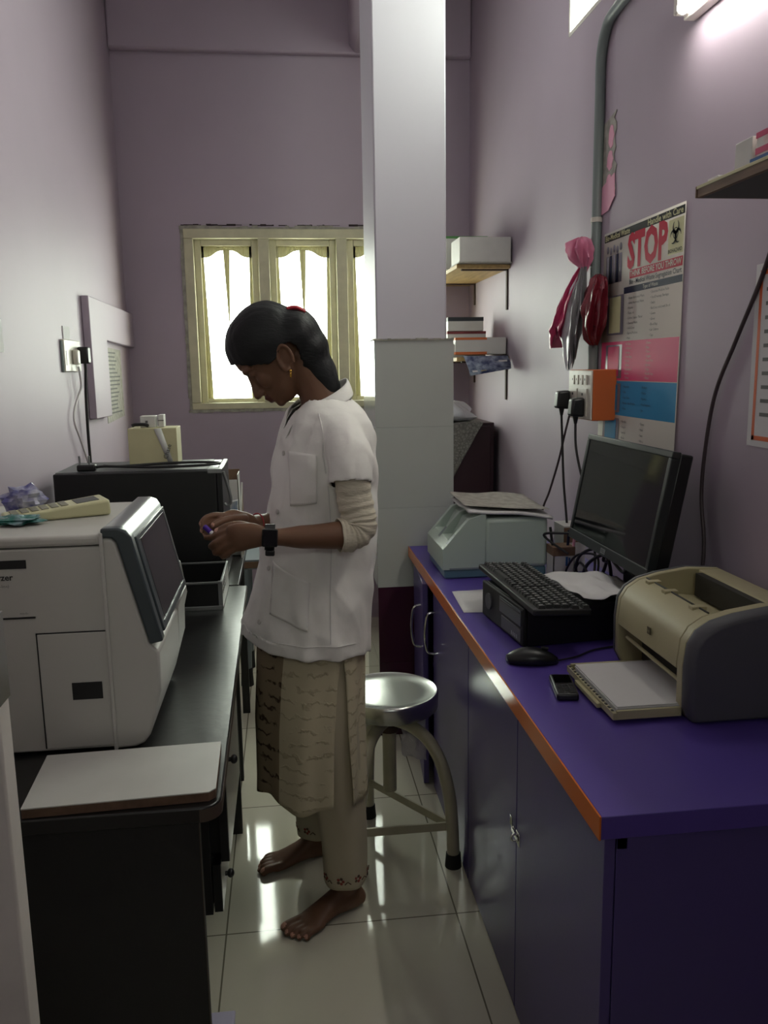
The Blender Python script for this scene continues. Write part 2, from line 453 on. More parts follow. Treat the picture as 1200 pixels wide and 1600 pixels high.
# pillar: painted above, tiled below
pl = MB(); pl.box(0.347, 0.611, 3.12, 3.53, 1.549, ZC, 'white_paint')
pil = struct(pl.build('pillar', bevel=0.006))
t = MB()
for z0, z1 in ((0.6092, 0.9194), (0.92, 1.2264), (1.227, 1.547)):
    t.box(0.337, 0.634, 3.105, 3.545, z0, z1, 'white_tile')
t.build('tile_cladding', pil, bevel=0.0004)
t = MB()
for z0, z1 in ((0.0, 0.3026), (0.3032, 0.609)):
    t.box(0.337, 0.634, 3.105, 3.545, z0, z1, 'maroon_tile')
t.build('tile_skirting', pil, bevel=0.0004)
t = MB(); random.seed(3)
px = 0.335
while px < 0.63:
    w = random.uniform(0.01, 0.03); h = random.uniform(0.002, 0.007)
    t.box(px, min(px + w, 0.636), 3.1, 3.13, 1.546, 1.548 + h, 'plaster_edge'); px += w
t.build('plaster_rim', pil)

# window
w1 = struct(bpy.data.objects.new('window_1', None)); COL.objects.link(w1); w1.location = (0.13, YB, WZ0)
b = MB()
FW = 0.05; FB = 0.036
yf0, yf1 = YB - 0.012, YB + 0.10
b.box(WX0, WX1, yf0, yf1, WZ0, WZ0 + FB, 'cream_paint'); b.box(WX0, WX1, yf0, yf1, WZ1 - FW, WZ1, 'cream_paint')
npan = 3; pw = (WX1 - WX0) / npan
for i in range(npan + 1):
    xc = WX0 + i * pw
    x0, x1 = (xc, xc + FW) if i == 0 else ((xc - FW, xc) if i == npan else (xc - 0.03, xc + 0.03))
    b.box(x0, x1, yf0, yf1, WZ0 + FB, WZ1 - FW, 'cream_paint')
b.build('frame', w1, bevel=0.004)
b = MB(); random.seed(5)      # rough cement rim around the frame
for (xa, xb, za, zb, hor) in ((WX0 - 0.02, WX1 + 0.02, WZ1, WZ1 + 0.012, True), (WX0 - 0.02, WX1 + 0.02, WZ0 - 0.012, WZ0, True), (WX0 - 0.014, WX0, WZ0, WZ1, False), (WX1, WX1 + 0.014, WZ0, WZ1, False)):
    s = xa if hor else za; e = xb if hor else zb
    while s < e:
        w = random.uniform(0.02, 0.06); j = random.uniform(-0.004, 0.006)
        if hor: b.box(s, min(s + w, e), YB - 0.006 - j / 2, YB + 0.01, za - abs(j), zb + j, 'plaster_edge')
        else: b.box(xa - j, xb + abs(j), YB - 0.006 - j / 2, YB + 0.01, s, min(s + w, e), 'plaster_edge')
        s += w
b.build('cement_rim', w1, bevel=0.003)
b = MB(); random.seed(8)      # crack in the paint above the frame
s = WX0 - 0.03
while s < WX1:
    w = random.uniform(0.01, 0.05)
    if random.random() < 0.75: b.box(s, s + w, YB - 0.002, YB, WZ1 + 0.014 + random.uniform(0, 0.005), WZ1 + 0.02 + random.uniform(0, 0.006), 'crack')
    s += w
b.build('paint_crack', w1)
for i in range(npan):
    x0 = WX0 + i * pw + (FW if i == 0 else 0.03); x1 = WX0 + (i + 1) * pw - (FW if i == npan - 1 else 0.03)
    z0, z1 = WZ0 + FB, WZ1 - FW
    cs = MB(); ys0, ys1 = YB + 0.02, YB + 0.055; r = 0.036
    cs.box(x0, x0 + r, ys0, ys1, z0, z1, 'cream_paint'); cs.box(x1 - r, x1, ys0, ys1, z0, z1, 'cream_paint')
    cs.box(x0 + r, x1 - r, ys0, ys1, z0, z0 + 0.022, 'cream_paint'); cs.box(x0 + r, x1 - r, ys0, ys1, z1 - 0.035, z1, 'cream_paint')
    sash = cs.build('sash', w1, bevel=0.003)
    # added glow sheet: scalloped top, middle strip tapered to imitate bloom
    fm = MB(); a0, a1 = x0 + r, x1 - r; zt = z1 - 0.035; W = a1 - a0; mid = (a0 + a1) / 2; N = 28
    yy = YB + 0.036
    def drop(u):   # u 0..1 across one half, from the jamb to the middle
        return 0.060 - 0.004 * u - 0.036 * (1 / (1 + math.exp(-(u - 0.5) * 11)))
    for k in range(N):
        u0_, u1_ = k / N, (k + 1) / N
        xa, xb = a0 + u0_ * W, a0 + u1_ * W
        h0 = drop(1 - abs(2 * u0_ - 1)); h1 = drop(1 - abs(2 * u1_ - 1))
        fm.quad((xa, yy, zt), (xb, yy, zt), (xb, yy, zt - h1), (xa, yy, zt - h0), 'glow_sheet')
    fm.add([(mid - 0.018, yy, zt - 0.02), (mid + 0.018, yy, zt - 0.02), (mid + 0.002, yy, zt - 0.42), (mid - 0.002, yy, zt - 0.42)], [(0, 1, 2, 3)], 'glow_sheet')
    fm.quad((a0, yy, zt), (a0 + 0.012, yy, zt), (a0 + 0.03, yy, z0), (a0, yy, z0), 'glow_sheet')
    fm.quad((a1 - 0.012, yy, zt), (a1, yy, zt), (a1, yy, z0), (a1 - 0.03, yy, z0), 'glow_sheet')
    fm.build('glow_sheet', sash, solid=0.001)
    g = MB(); g.box(x0 + r - 0.004, x1 - r + 0.004, YB + 0.042, YB + 0.045, z0 + 0.02, z1 - 0.045, 'window_glass'); g.build('pane', sash)

w2 = struct(bpy.data.objects.new('window_2', None)); COL.objects.link(w2); w2.location = (XR, (VY0 + VY1) / 2, VZ0)
b = MB()
for (y0, y1, z0, z1) in ((VY0, VY1, VZ0, VZ0 + 0.012), (VY0, VY1, VZ1 - 0.03, VZ1), (VY0, VY0 + 0.02, VZ0, VZ1), (VY1 - 0.012, VY1, VZ0, VZ1)):
    b.box(XR - 0.004, XR + 0.1, y0, y1, z0, z1, 'door_white')
b.build('frame', w2, bevel=0.003)
b = MB(); b.box(XR + 0.085, XR + 0.088, VY0 + 0.02, VY1 - 0.012, VZ0 + 0.012, VZ1 - 0.03, 'window_glass'); b.build('pane', w2)

# open door leaf at the near left
d1 = struct(bpy.data.objects.new('door_1', None)); COL.objects.link(d1); d1.location = (-0.55, 0.9, 0)
b = MB(); b.box(XL + 0.005, -0.308, 0.865, 0.90, 0.01, 2.05, 'door_white'); b.build('leaf', d1, bevel=0.003)
b = MB(); b.box(-0.36, -0.3075, 0.862, 0.865, 1.105, 1.20, 'steel'); b.box(-0.308, -0.3065, 0.862, 0.90, 1.105, 1.20, 'steel'); b.build('lock_plate', d1)
b = MB(); b.box(-0.35, -0.312, 0.850, 0.862, 1.128, 1.182, 'black_plastic'); b.build('latch', d1, bevel=0.004)
b = MB(); b.cyl((-0.325, 0.866, 1.044), (-0.325, 0.845, 1.044), 0.006, 'steel', n=14); b.ball((-0.325, 0.84, 1.044), (0.011, 0.010, 0.011), 'chrome'); b.build('knob', d1)

# ------------------------------------------------------------------ right counter
CT = 0.77
wt = thing('worktop', 'long purple laminate worktop with glossy orange front edge along the right wall', 'worktop', (0.75, 2.1, 0.73))
b = MB(); b.box(0.458, XR - 0.002, 1.122, 3.10, 0.731, CT, 'purple_laminate'); b.build('slab', wt, bevel=0.0015)
b = MB(); b.box(0.4545, 0.4578, 1.1215, 3.10, 0.7305, CT + 0.0004, 'orange_edge'); b.build('edge_band', wt, bevel=0.0008)

def cabinet(name, label, y0, y1, ymid):
    t = thing(name, label, 'cabinet', ((0.49 + XR) / 2, (y0 + y1) / 2, 0))
    b = MB()
    b.box(0.492, XR - 0.004, y0, y0 + 0.018, 0.0, 0.73, 'purple_door'); b.box(0.492, XR - 0.004, y1 - 0.018, y1, 0.0, 0.73, 'purple_door')
    b.box(0.492, XR - 0.004, y0, y1, 0.0, 0.02, 'purple_door'); b.box(XR - 0.02, XR - 0.004, y0, y1, 0, 0.73, 'purple_door')
    b.box(0.51, XR - 0.02, y0 + 0.018, y1 - 0.018, 0.36, 0.378, 'purple_door'); b.box(0.492, 0.51, y0, y1, 0.70, 0.73, 'purple_door')
    b.build('carcass', t, bevel=0.001)
    return t
def bow_handle(t, x, y, z0, z1, lean=0):
    b = MB()
    b.tube(bez([(x, y, z1), (x - 0.022, y, z1 - 0.006), (x - 0.03, y, z1 - 0.03), (x - 0.034, y, (z0 + z1) / 2), (x - 0.03, y, z0 + 0.03), (x - 0.022, y, z0 + 0.006), (x, y, z0)], 6), 0.0042, 'chrome', 8)
    return b.build('handle', t)
c1 = cabinet('base_cabinet', 'purple base cabinet at the near end of the counter, doors closed by a chrome hasp', 1.142, 2.117, 1.634)
for y0, y1 in ((1.144, 1.632), (1.636, 2.115)):
    b = MB(); b.box(0.473, 0.491, y0, y1, 0.006, 0.728, 'purple_door'); dd = b.build('door', c1, bevel=0.0012)
b = MB()
b.box(0.4705, 0.473, 1.64, 1.668, 0.425, 0.445, 'chrome'); b.box(0.468, 0.4705, 1.612, 1.655, 0.43, 0.44, 'chrome')
b.tube(bez([(0.473, 1.622, 0.442), (0.462, 1.622, 0.442), (0.458, 1.622, 0.435), (0.462, 1.622, 0.428), (0.473, 1.622, 0.428)], 5), 0.0025, 'chrome', 8)
b.box(0.4712, 0.473, 1.605, 1.632, 0.42, 0.45, 'chrome')
b.box(0.466, 0.469, 1.648, 1.664, 0.445, 0.468, 'chrome')
b.build('hasp', c1, bevel=0.0006)
c2 = cabinet('base_cabinet', 'purple base cabinet at the pillar end of the counter, one door ajar', 2.119, 3.09, 2.66)
b = MB(); b.box(0.473, 0.491, 2.121, 2.66, 0.006, 0.728, 'purple_door'); dn = b.build('door', c2, bevel=0.0012)
bow_handle(dn, 0.473, 2.63, 0.50, 0.645)
ang = math.radians(4.5)
Mx = Matrix.Translation((0.482, 3.085, 0)) @ Matrix.Rotation(-ang, 4, 'Z')
b = MB(Mx); b.box(-0.009, 0.009, -0.40, 0, 0.006, 0.728, 'purple_door'); da = b.build('door', c2, bevel=0.0012)
b = MB(Mx); x, y, z0, z1 = -0.009, -0.33, 0.485, 0.635
b.tube(bez([(x, y, z1), (x - 0.022, y, z1 - 0.006), (x - 0.03, y, z1 - 0.03), (x - 0.034, y, (z0 + z1) / 2), (x - 0.03, y, z0 + 0.03), (x - 0.022, y, z0 + 0.006), (x, y, z0)], 6), 0.0042, 'chrome', 8)
b.build('handle', da)

# laser printer
PR = thing('laser_printer', 'beige and dark grey laser printer at the near end of the purple worktop', 'printer', (0.87, 1.59, CT))
Y0, Y1 = 1.405, 1.779
prof = [(0.752, 0.772), (0.738, 0.80), (0.737, 0.88), (0.742, 0.925), (0.757, 0.950), (0.785, 0.968), (0.83, 0.980), (0.90, 0.990), (0.975, 0.985), (1.005, 0.96), (1.01, 0.90), (1.01, 0.772)]
def off(p, k, cx=0.87, cz=0.85):
    return [(cx + (x - cx) * k, max(0.772, cz + (z - cz) * k)) for x, z in p]
b = MB()
# body: front wall split around the paper mouth
def pr_shell(b, y0, y1, poly, m): b.prism(poly, 'y', y0, y1, m)
mouth = [(0.752, 0.772), (0.745, 0.778), (0.80, 0.778), (0.80, 0.856), (0.7365, 0.866), (0.737, 0.88), (0.742, 0.925), (0.757, 0.950), (0.785, 0.968), (0.80, 0.972), (0.815, 0.940), (0.92, 0.925), (0.925, 0.985), (0.975, 0.985), (1.005, 0.96), (1.01, 0.90), (1.01, 0.772)]
pr_shell(b, Y0 + 0.055, Y1 - 0.03, mouth, 'printer_beige')
pr_shell(b, Y0 + 0.03, Y0 + 0.055, prof, 'printer_beige'); pr_shell(b, Y1 - 0.03, Y1 - 0.015, prof, 'printer_beige')
b.build('housing', PR, bevel=0.003)
b = MB()
capn = [[V((x, Y0 + 0.03, z)) for x, z in off(prof, 1.012)], [V((x, Y0 + 0.012, z)) for x, z in off(prof, 1.006)], [V((x, Y0, z)) for x, z in off(prof, 0.94)]]
b.rings(capn, 'printer_grey')
b.build('side_cover', PR, bevel=0.004, seg=3, smooth=50)
b = MB(); b.rings([[V((x, Y1 - 0.015, z)) for x, z in off(prof, 1.008)], [V((x, Y1 - 0.004, z)) for x, z in off(prof, 1.0)], [V((x, Y1, z)) for x, z in off(prof, 0.95)]], 'printer_grey')
b.build('side_cover', PR, bevel=0.004, seg=3, smooth=50)
b = MB(); b.box(0.908, 0.9245, Y0 + 0.075, Y1 - 0.05, 0.93, 0.982, 'printer_dark'); b.build('output_slot', PR)
b = MB()
for yy in (1.50, 1.62, 1.70):
    b.box(0.785, 0.815, yy, yy + 0.018, 0.966, 0.9745, 'printer_beige')
b.tube([(0.8, Y0 + 0.06, 0.972), (0.8, Y1 - 0.035, 0.972)], 0.0022, 'printer_dark', 8)
b.build('lid_hinge', PR, bevel=0.002)
b = MB(); b.box(0.74, 0.80, Y0 + 0.058, Y1 - 0.033, 0.772, 0.7775, 'printer_dark'); b.box(0.797, 0.802, Y0 + 0.056, Y1 - 0.031, 0.776, 0.858, 'printer_dark')
b.tube([(0.752, Y0 + 0.07, 0.835), (0.752, Y1 - 0.05, 0.84)], 0.004, 'printer_beige', 8)
b.build('paper_mouth', PR)
b = MB(); b.box(0.7352, 0.737, 1.577, 1.592, 0.895, 0.91, 'logo_dark'); b.build('emblem', PR)
b = MB(); b.text('hp', 0.010, wall_text_x(0.7348, 1.5845, 0.9028), 'printer_beige'); b.build('emblem_lettering', PR)
b = MB(); b.box(0.603, 0.74, 1.437, 1.702, 0.778, 0.783, 'printer_beige')
b.box(0.603, 0.610, 1.437, 1.702, 0.783, 0.792, 'printer_beige'); b.box(0.610, 0.74, 1.437, 1.443, 0.783, 0.796, 'printer_beige'); b.box(0.610, 0.74, 1.696, 1.702, 0.783, 0.796, 'printer_beige')
b.box(0.595, 0.603, 1.50, 1.63, 0.777, 0.786, 'printer_beige')
for k in range(16): b.box(0.604, 0.609, 1.447 + k * 0.016, 1.455 + k * 0.016, 0.792, 0.7935, 'printer_dark')
b.build('paper_tray', PR, bevel=0.001)
ps = MB()
for k in range(5):
    dx = 0.002 * ((k * 7) % 3 - 1)
    ps.box(0.616 + dx, 0.795, 1.450 + dx, 1.685 + dx, 0.7845 + k * 0.003, 0.7872 + k * 0.003, 'paper_white')
tag(ps.build('paper_stack'), 'stack of white paper lying in the beige printer tray', 'paper')

# mouse, phone
b = MB()
rs = []
for k in range(13):
    u = k / 12; x = 0.493 + 0.112 * u; w = 0.031 * math.sin(PI * min(1, 0.10 + 0.86 * u)) ** 0.55; h = 0.036 * math.sin(PI * (0.12 + 0.80 * u)) ** 0.7
    yc = 1.795 - 0.02 * u
    rs.append([V((x, yc + w * math.cos(2 * PI * j / 20), CT + 0.002 + max(0, h * (0.35 + 0.65 * math.sin(2 * PI * j / 20)) if math.sin(2 * PI * j / 20) > -0.5 else 0))) for j in range(20)])
mo = thing('computer_mouse', 'black computer mouse on purple worktop in front of the computer', 'mouse', (0.55, 1.785, CT))
b.rings(rs, 'black_plastic'); b.build('mouse_body', mo, smooth=60)
b = MB(); b.tube([(0.57, 1.783, CT + 0.0365), (0.585, 1.781, CT + 0.0335)], 0.004, 'black_rubber', 10); b.build('scroll_wheel', mo)
b = MB(); b.tube(bez([(0.603, 1.775, CT + 0.006), (0.66, 1.80, CT + 0.004), (0.72, 1.84, CT + 0.004), (0.80, 1.86, CT + 0.004)], 6), 0.0022, 'cable_black', 6); b.build('cord', mo)

ph = thing('mobile_phone', 'small black mobile phone lying beside the printer tray', 'phone', (0.566, 1.614, CT))
Mp = Matrix.Translation((0.566, 1.614, CT)) @ Matrix.Rotation(math.radians(-10), 4, 'Z')
b = MB(Mp); b.box(-0.023, 0.023, -0.058, 0.058, 0.0, 0.016, 'black_plastic'); b.build('phone_body', ph, bevel=0.005, seg=3)
b = MB(Mp); b.box(-0.018, 0.018, 0.004, 0.048, 0.0155, 0.0165, 'watch_glass'); b.build('phone_screen', ph)
b = MB(Mp)
for i in range(4):
    for j in range(3): b.box(-0.017 + j * 0.012, -0.007 + j * 0.012, -0.05 + i * 0.012, -0.041 + i * 0.012, 0.0155, 0.0172, 'black_matte')
b.build('keypad', ph, bevel=0.001)
b = MB(Mp); b.box(-0.0235, -0.0228, -0.054, 0.054, 0.005, 0.009, 'silver_line'); b.build('side_trim', ph)

# desktop computer lying flat
PM = Matrix.Translation((0.54, 2.03, CT)) @ Matrix.Rotation(math.radians(6.0), 4, 'Z')
pc = thing('desktop_computer', 'flat black desktop computer under the keyboard on the worktop', 'computer', (0.54, 2.03, CT))
b = MB(PM); b.box(0.012, 0.36, -0.147, 0.147, 0.004, 0.098, 'black_plastic'); b.box(0.03, 0.05, -0.13, -0.11, 0, 0.004, 'black_rubber'); b.box(0.03, 0.05, 0.11, 0.13, 0, 0.004, 'black_rubber'); b.box(0.31, 0.33, -0.13, -0.11, 0, 0.004, 'black_rubber'); b.box(0.31, 0.33, 0.11, 0.13, 0, 0.004, 'black_rubber')
b.build('case', pc, bevel=0.003)
b = MB(PM); b.box(0.0, 0.012, -0.147, 0.147, 0.004, 0.1, 'black_matte'); b.build('front_bezel', pc, bevel=0.004, seg=3)
b = MB(PM); b.box(-0.002, 0.0, -0.135, 0.01, 0.052, 0.092, 'analyzer_grey'); b.box(-0.003, -0.002, -0.13, 0.005, 0.082, 0.086, 'black_plastic'); b.build('disc_drive', pc, bevel=0.001)
b = MB(PM); b.box(-0.0025, 0.0, -0.135, -0.005, 0.012, 0.045, 'printer_grey'); b.build('vent_panel', pc, bevel=0.001)
b = MB(PM)
for k in range(4): b.box(-0.003, -0.0015, -0.115 + k * 0.011, -0.109 + k * 0.011, 0.016, 0.026, 'silver_line')
b.build('front_ports', pc)
b = MB(PM); b.cyl((-0.004, 0.09, 0.055), (0, 0.09, 0.055), 0.022, 'printer_grey', n=24); b.build('emblem_disc', pc)

# keyboard
KM = Matrix.Translation((0.622, 2.045, CT + 0.105)) @ Matrix.Rotation(math.radians(2.5), 4, 'Z') @ Matrix.Rotation(math.radians(3), 4, 'Y')
kb = thing('keyboard', 'black keyboard with white lettering on top of the flat computer', 'keyboard', (0.622, 2.045, CT + 0.1))
b = MB(KM); b.box(-0.075, 0.068, -0.235, 0.235, -0.004, 0.012, 'key_black'); b.build('base', kb, bevel=0.004, seg=3)
random.seed(2); spots = []
for r in range(6):
    xk = 0.055 - r * 0.0205 - (0.006 if r > 0 else 0)
    y = 0.226; n = 0
    while y > -0.222:
        w = 0.0165
        if r == 5 and n == 5: w = 0.10
        if r in (2, 3, 4) and n == 0: w = 0.024
        if (n == 14 and w < 0.05) or (r == 5 and n == 9): y -= 0.008
        spots.append((xk, y, w)); y -= w + 0.0024; n += 1
def key(b, xk, y, w):
    b.hexa([(xk - 0.0085, y - w, 0.012), (xk + 0.0085, y - w, 0.012), (xk + 0.0085, y, 0.012), (xk - 0.0085, y, 0.012)],
           [(xk - 0.0065, y - w + 0.002, 0.0195), (xk + 0.0068, y - w + 0.002, 0.0195), (xk + 0.0068, y - 0.002, 0.0195), (xk - 0.0065, y - 0.002, 0.0195)], 'key_black')
    if w < 0.05:
        b.box(xk, xk + 0.0045, y - 0.0075, y - 0.0045, 0.0194, 0.0198, 'key_mark')
        if random.random() < 0.4: b.box(xk - 0.0045, xk - 0.001, y - 0.009, y - 0.0055, 0.0194, 0.0198, 'key_mark')
spots.sort(key=lambda q: q[1])               # nearest to the viewer first
for q in spots[:100]:
    b = MB(KM); key(b, *q); b.build('key', kb)
b = MB(KM)
for q in spots[100:]: key(b, *q)
if b.f: b.build('keys', kb, kind='stuff')

# sheet of paper over the computer
def sheet(name, label, pts, nu, nv, zf, m, cat='paper', th=0.0006):
    a, b_, c, d = [V(p) for p in pts]; vs = []
    for i in range(nu + 1):
        for j in range(nv + 1):
            u, v = i / nu, j / nv
            p = a * (1 - u) * (1 - v) + b_ * u * (1 - v) + c * u * v + d * (1 - u) * v
            vs.append(p + V((0, 0, zf(u, v))))
    fs = [(i * (nv + 1) + j, (i + 1) * (nv + 1) + j, (i + 1) * (nv + 1) + j + 1, i * (nv + 1) + j + 1) for i in range(nu) for j in range(nv)]
    bb = MB(); bb.add(vs, fs, m); o = bb.build(name, solid=th, smooth=180)
    return tag(o, label, cat)
N3 = lambda u, v, s=3.0, k=0: noise.noise(V((u * s + k, v * s, k * 1.7)))
sheet('paper_sheet', 'crumpled white printed sheet beside the keyboard under the monitor', [(0.702, 1.875, CT + 0.107), (0.83, 1.86, CT + 0.105), (0.85, 2.10, CT + 0.107), (0.685, 2.13, CT + 0.107)], 18, 22,
      lambda u, v: 0.012 + 0.012 * N3(u, v, 4, 1) + 0.01 * (1 - abs(2 * u - 1)), 'paper_white')
sheet('paper_sheet', 'grey sheet of paper partly under the crumpled white one by the monitor', [(0.80, 1.90, CT + 0.104), (0.885, 1.92, CT + 0.104), (0.885, 2.12, CT + 0.104), (0.79, 2.12, CT + 0.104)], 8, 8, lambda u, v: 0.003 + 0.003 * N3(u, v, 3, 5), 'paper_grey')
sheet('paper_sheet', 'white sheet of paper lying flat on the worktop behind the computer', [(0.478, 2.20, CT), (0.585, 2.19, CT), (0.60, 2.43, CT), (0.489, 2.423, CT)], 6, 6, lambda u, v: 0.0015 + 0.0012 * N3(u, v, 2, 9) , 'paper_white')

# monitor
mn = thing('computer_monitor', 'black widescreen computer monitor, switched off, tilted back near the right wall', 'monitor', (0.93, 2.10, CT))
tl = math.atan2(0.055, 0.30)
MM = Matrix.Translation((0.834, 2.10, 0.941)) @ Matrix.Rotation(tl, 4, 'Y')
W2, HH = 0.272, 0.312
b = MB(MM); bz = 0.016
b.box(0, 0.022, -W2, W2, 0, bz + 0.012, 'monitor_bezel'); b.box(0, 0.022, -W2, W2, HH - bz, HH, 'monitor_bezel')
b.box(0, 0.022, -W2, -W2 + bz, bz + 0.012, HH - bz, 'monitor_bezel'); b.box(0, 0.022, W2 - bz, W2, bz + 0.012, HH - bz, 'monitor_bezel')
b.build('bezel', mn, bevel=0.002)
b = MB(MM); b.box(0.003, 0.012, -W2 + bz, W2 - bz, bz + 0.012, HH - bz, 'monitor_panel'); b.build('screen', mn)
b = MB(MM); b.box(0.02, 0.055, -W2 + 0.002, W2 - 0.002, 0.003, HH - 0.003, 'black_plastic'); b.hexa([(0.055, -0.2, 0.04), (0.085, -0.12, 0.06), (0.085, 0.12, 0.06), (0.055, 0.2, 0.04)], [(0.055, -0.2, 0.26), (0.085, -0.12, 0.24), (0.085, 0.12, 0.24), (0.055, 0.2, 0.26)], 'black_plastic'); b.build('back_shell', mn, bevel=0.005)
b = MB(MM); b.box(-0.0006, 0.0, -W2 + 0.004, W2 - 0.004, bz + 0.010, bz + 0.0125, 'silver_line'); b.build('silver_line', mn)
b = MB(MM); b.box(-0.0008, 0, -0.016, 0.016, 0.006, 0.02, 'silver_line'); b.build('brand_plate', mn)
b = MB(MM); b.text('DELL', 0.011, wall_text_x(-0.0012, 0, 0.013), 'ink_black'); b.build('brand_lettering', mn)
b = MB(); b.box(0.915, 0.945, 2.05, 2.15, CT + 0.012, 1.08, 'black_plastic'); b.build('stand_column', mn, bevel=0.006)
b = MB(); b.lathe((0.93, 2.10, CT), [(0.1, 0.0), (0.105, 0.006), (0.1, 0.012), (0.03, 0.018)], 'black_plastic', 28); b.build('stand_base', mn)

# tangle of cables under the monitor
random.seed(11)
for k, (lab, pts) in enumerate((
    ('black cable looping behind the keyboard below the monitor', [(0.905, 2.36, CT + 0.006), (0.87, 2.33, CT + 0.06), (0.86, 2.25, CT + 0.12), (0.88, 2.18, CT + 0.15), (0.9, 2.2, CT + 0.06), (0.88, 2.3, CT + 0.02), (0.91, 2.44, CT + 0.006)]),
    ('black cable hanging from the middle of the monitor to the computer', [(0.885, 2.16, CT + 0.20), (0.875, 2.19, CT + 0.14), (0.9, 2.23, CT + 0.12), (0.905, 2.3, CT + 0.05), (0.885, 2.36, CT + 0.03), (0.89, 2.42, CT + 0.006)]),
    ('thin black cable coiled beside the white pen carton', [(0.87, 2.42, CT + 0.006), (0.86, 2.36, CT + 0.08), (0.855, 2.30, CT + 0.10), (0.87, 2.24, CT + 0.06), (0.90, 2.30, CT + 0.12), (0.87, 2.38, CT + 0.11), (0.86, 2.45, CT + 0.05), (0.88, 2.50, CT + 0.006)]))):
    b = MB(); b.tube(bez(pts, 8), 0.005 if k < 2 else 0.0035, 'cable_black', 8)
    tag(b.build('cable'), lab, 'cable')

b = MB(); b.box(0.875, 0.925, 2.215, 2.30, CT + 0.001, CT + 0.036, 'black_plastic'); tag(b.build('power_adapter', bevel=0.005), 'black power adapter block among the cables under the monitor', 'adapter')
b = MB(); b.tube(bez([(0.90, 2.31, CT + 0.02), (0.86, 2.36, CT + 0.06), (0.85, 2.30, CT + 0.13), (0.88, 2.22, CT + 0.16), (0.90, 2.12, CT + 0.12), (0.89, 2.05, CT + 0.14), (0.90, 1.98, CT + 0.11)], 8), 0.0045, 'cable_black', 8); tag(b.build('cable'), 'black cable from the adapter block running along under the monitor', 'cable')
b = MB(); b.tube(bez([(0.86, 2.44, CT + 0.10), (0.80, 2.50, CT + 0.15), (0.85, 2.42, CT + 0.17), (0.90, 2.34, CT + 0.19), (0.89, 2.26, CT + 0.17)], 8), 0.004, 'cable_black', 8); tag(b.build('cable'), 'short black cable over the pen carton to the monitor corner', 'cable')

# pen carton with things in it
pcx = thing('pen_carton', 'white open carton with pens beside the pale green analyser', 'box', (0.87, 2.55, CT))
b = MB()
x0, x1, y0, y1, h, w = 0.835, 0.905, 2.505, 2.575, 0.10, 0.003
b.box(x0, x1, y0, y0 + w, CT, CT + h, 'white_card'); b.box(x0, x1, y1 - w, y1, CT, CT + h, 'white_card'); b.box(x0, x0 + w, y0, y1, CT, CT + h, 'white_card'); b.box(x1 - w, x1, y0, y1, CT, CT + h, 'white_card'); b.box(x0, x1, y0, y1, CT, CT + w, 'white_card')
b.build('carton_wall', pcx)
b = MB(); b.box(x0 - 0.001, x1 + 0.001, y0 - 0.001, y1, CT + h - 0.022, CT + h + 0.006, 'brown_card'); b.build('brown_band', pcx)
b = MB(); b.box(x0 + 0.04, x0 + 0.047, y0 - 0.0014, y0, CT + 0.045, CT + 0.075, 'brand_blue'); b.box(x0 + 0.05, x0 + 0.055, y0 - 0.0014, y0, CT + 0.05, CT + 0.072, 'brand_blue'); b.build('blue_mark', pcx)
for (lab, xx, yy, tx, ty, m, zz) in (('dark blue pen standing in the white carton', 0.885, 2.535, 0.01, 0.0, 'poster_navy', 0.155), ('pink pen leaning in the white carton', 0.895, 2.52, 0.012, -0.004, 'pink_paper', 0.135), ('black pen lying across the rim of the white carton', 0.855, 2.53, -0.018, 0.02, 'black_plastic', 0.165)):
    b = MB(); b.tube([(xx, yy, CT + 0.006), (xx + tx, yy + ty, CT + zz)], 0.0045, m, 10); tag(b.build('pen'), lab, 'pen')
b = MB(); b.box(0.90, 0.975, 2.60, 2.70, CT, CT + 0.155, 'white_card'); b.box(0.90, 0.975, 2.599, 2.6, CT + 0.1, CT + 0.15, 'brown_card')
tag(b.build('carton', bevel=0.002), 'cream and brown carton behind the pen carton, left of the monitor', 'box')

# pale green benchtop analyser
an = thing('benchtop_analyser', 'pale green and blue benchtop analyser at the far end of the worktop', 'analyser', (0.66, 2.72, CT))
b = MB(); b.box(0.497, 0.835, 2.578, 2.862, CT, CT + 0.03, 'blue_plastic'); b.build('blue_base', an, bevel=0.006)
side = [(0.490, 0.80), (0.490, 0.862), (0.500, 0.885), (0.54, 0.915), (0.56, 0.955), (0.60, 0.985), (0.63, 0.985), (0.63, 0.80)]
b = MB()
body = [(0.490, 0.80), (0.490, 0.868), (0.515, 0.893), (0.63, 0.893), (0.63, 0.80)]
b.prism(body, 'y', 2.575, 2.865, 'pale_green_plastic')
for y0, y1 in ((2.575, 2.60), (2.715, 2.74), (2.84, 2.865)):
    b.prism([(0.490, 0.866), (0.575, 0.965), (0.632, 0.985), (0.632, 0.89), (0.515, 0.89)], 'y', y0, y1, 'pale_green_plastic')
b.prism([(0.55, 0.892), (0.585, 0.955), (0.632, 0.965), (0.632, 0.892)], 'y', 2.60, 2.84, 'pale_green_plastic')
b.build('front_section', an, bevel=0.004)
b = MB(); b.box(0.628, 0.838, 2.572, 2.868, CT + 0.028, 0.965, 'pale_green_plastic'); b.build('main_housing', an, bevel=0.014, seg=3)
for y0, y1 in ((2.728, 2.727 + 0.012), (2.588, 2.60)):
    b = MB(); b.prism([(0.505, 0.8835), (0.560, 0.9475), (0.567, 0.944), (0.512, 0.880)], 'y', y0 - 0.012, y1, 'pale_strip'); b.build('slot_strip', an)
b = MB(); b.box(0.512, 0.62, 2.574, 2.576, 0.80, 0.806, 'pale_strip'); b.build('seam_line', an)
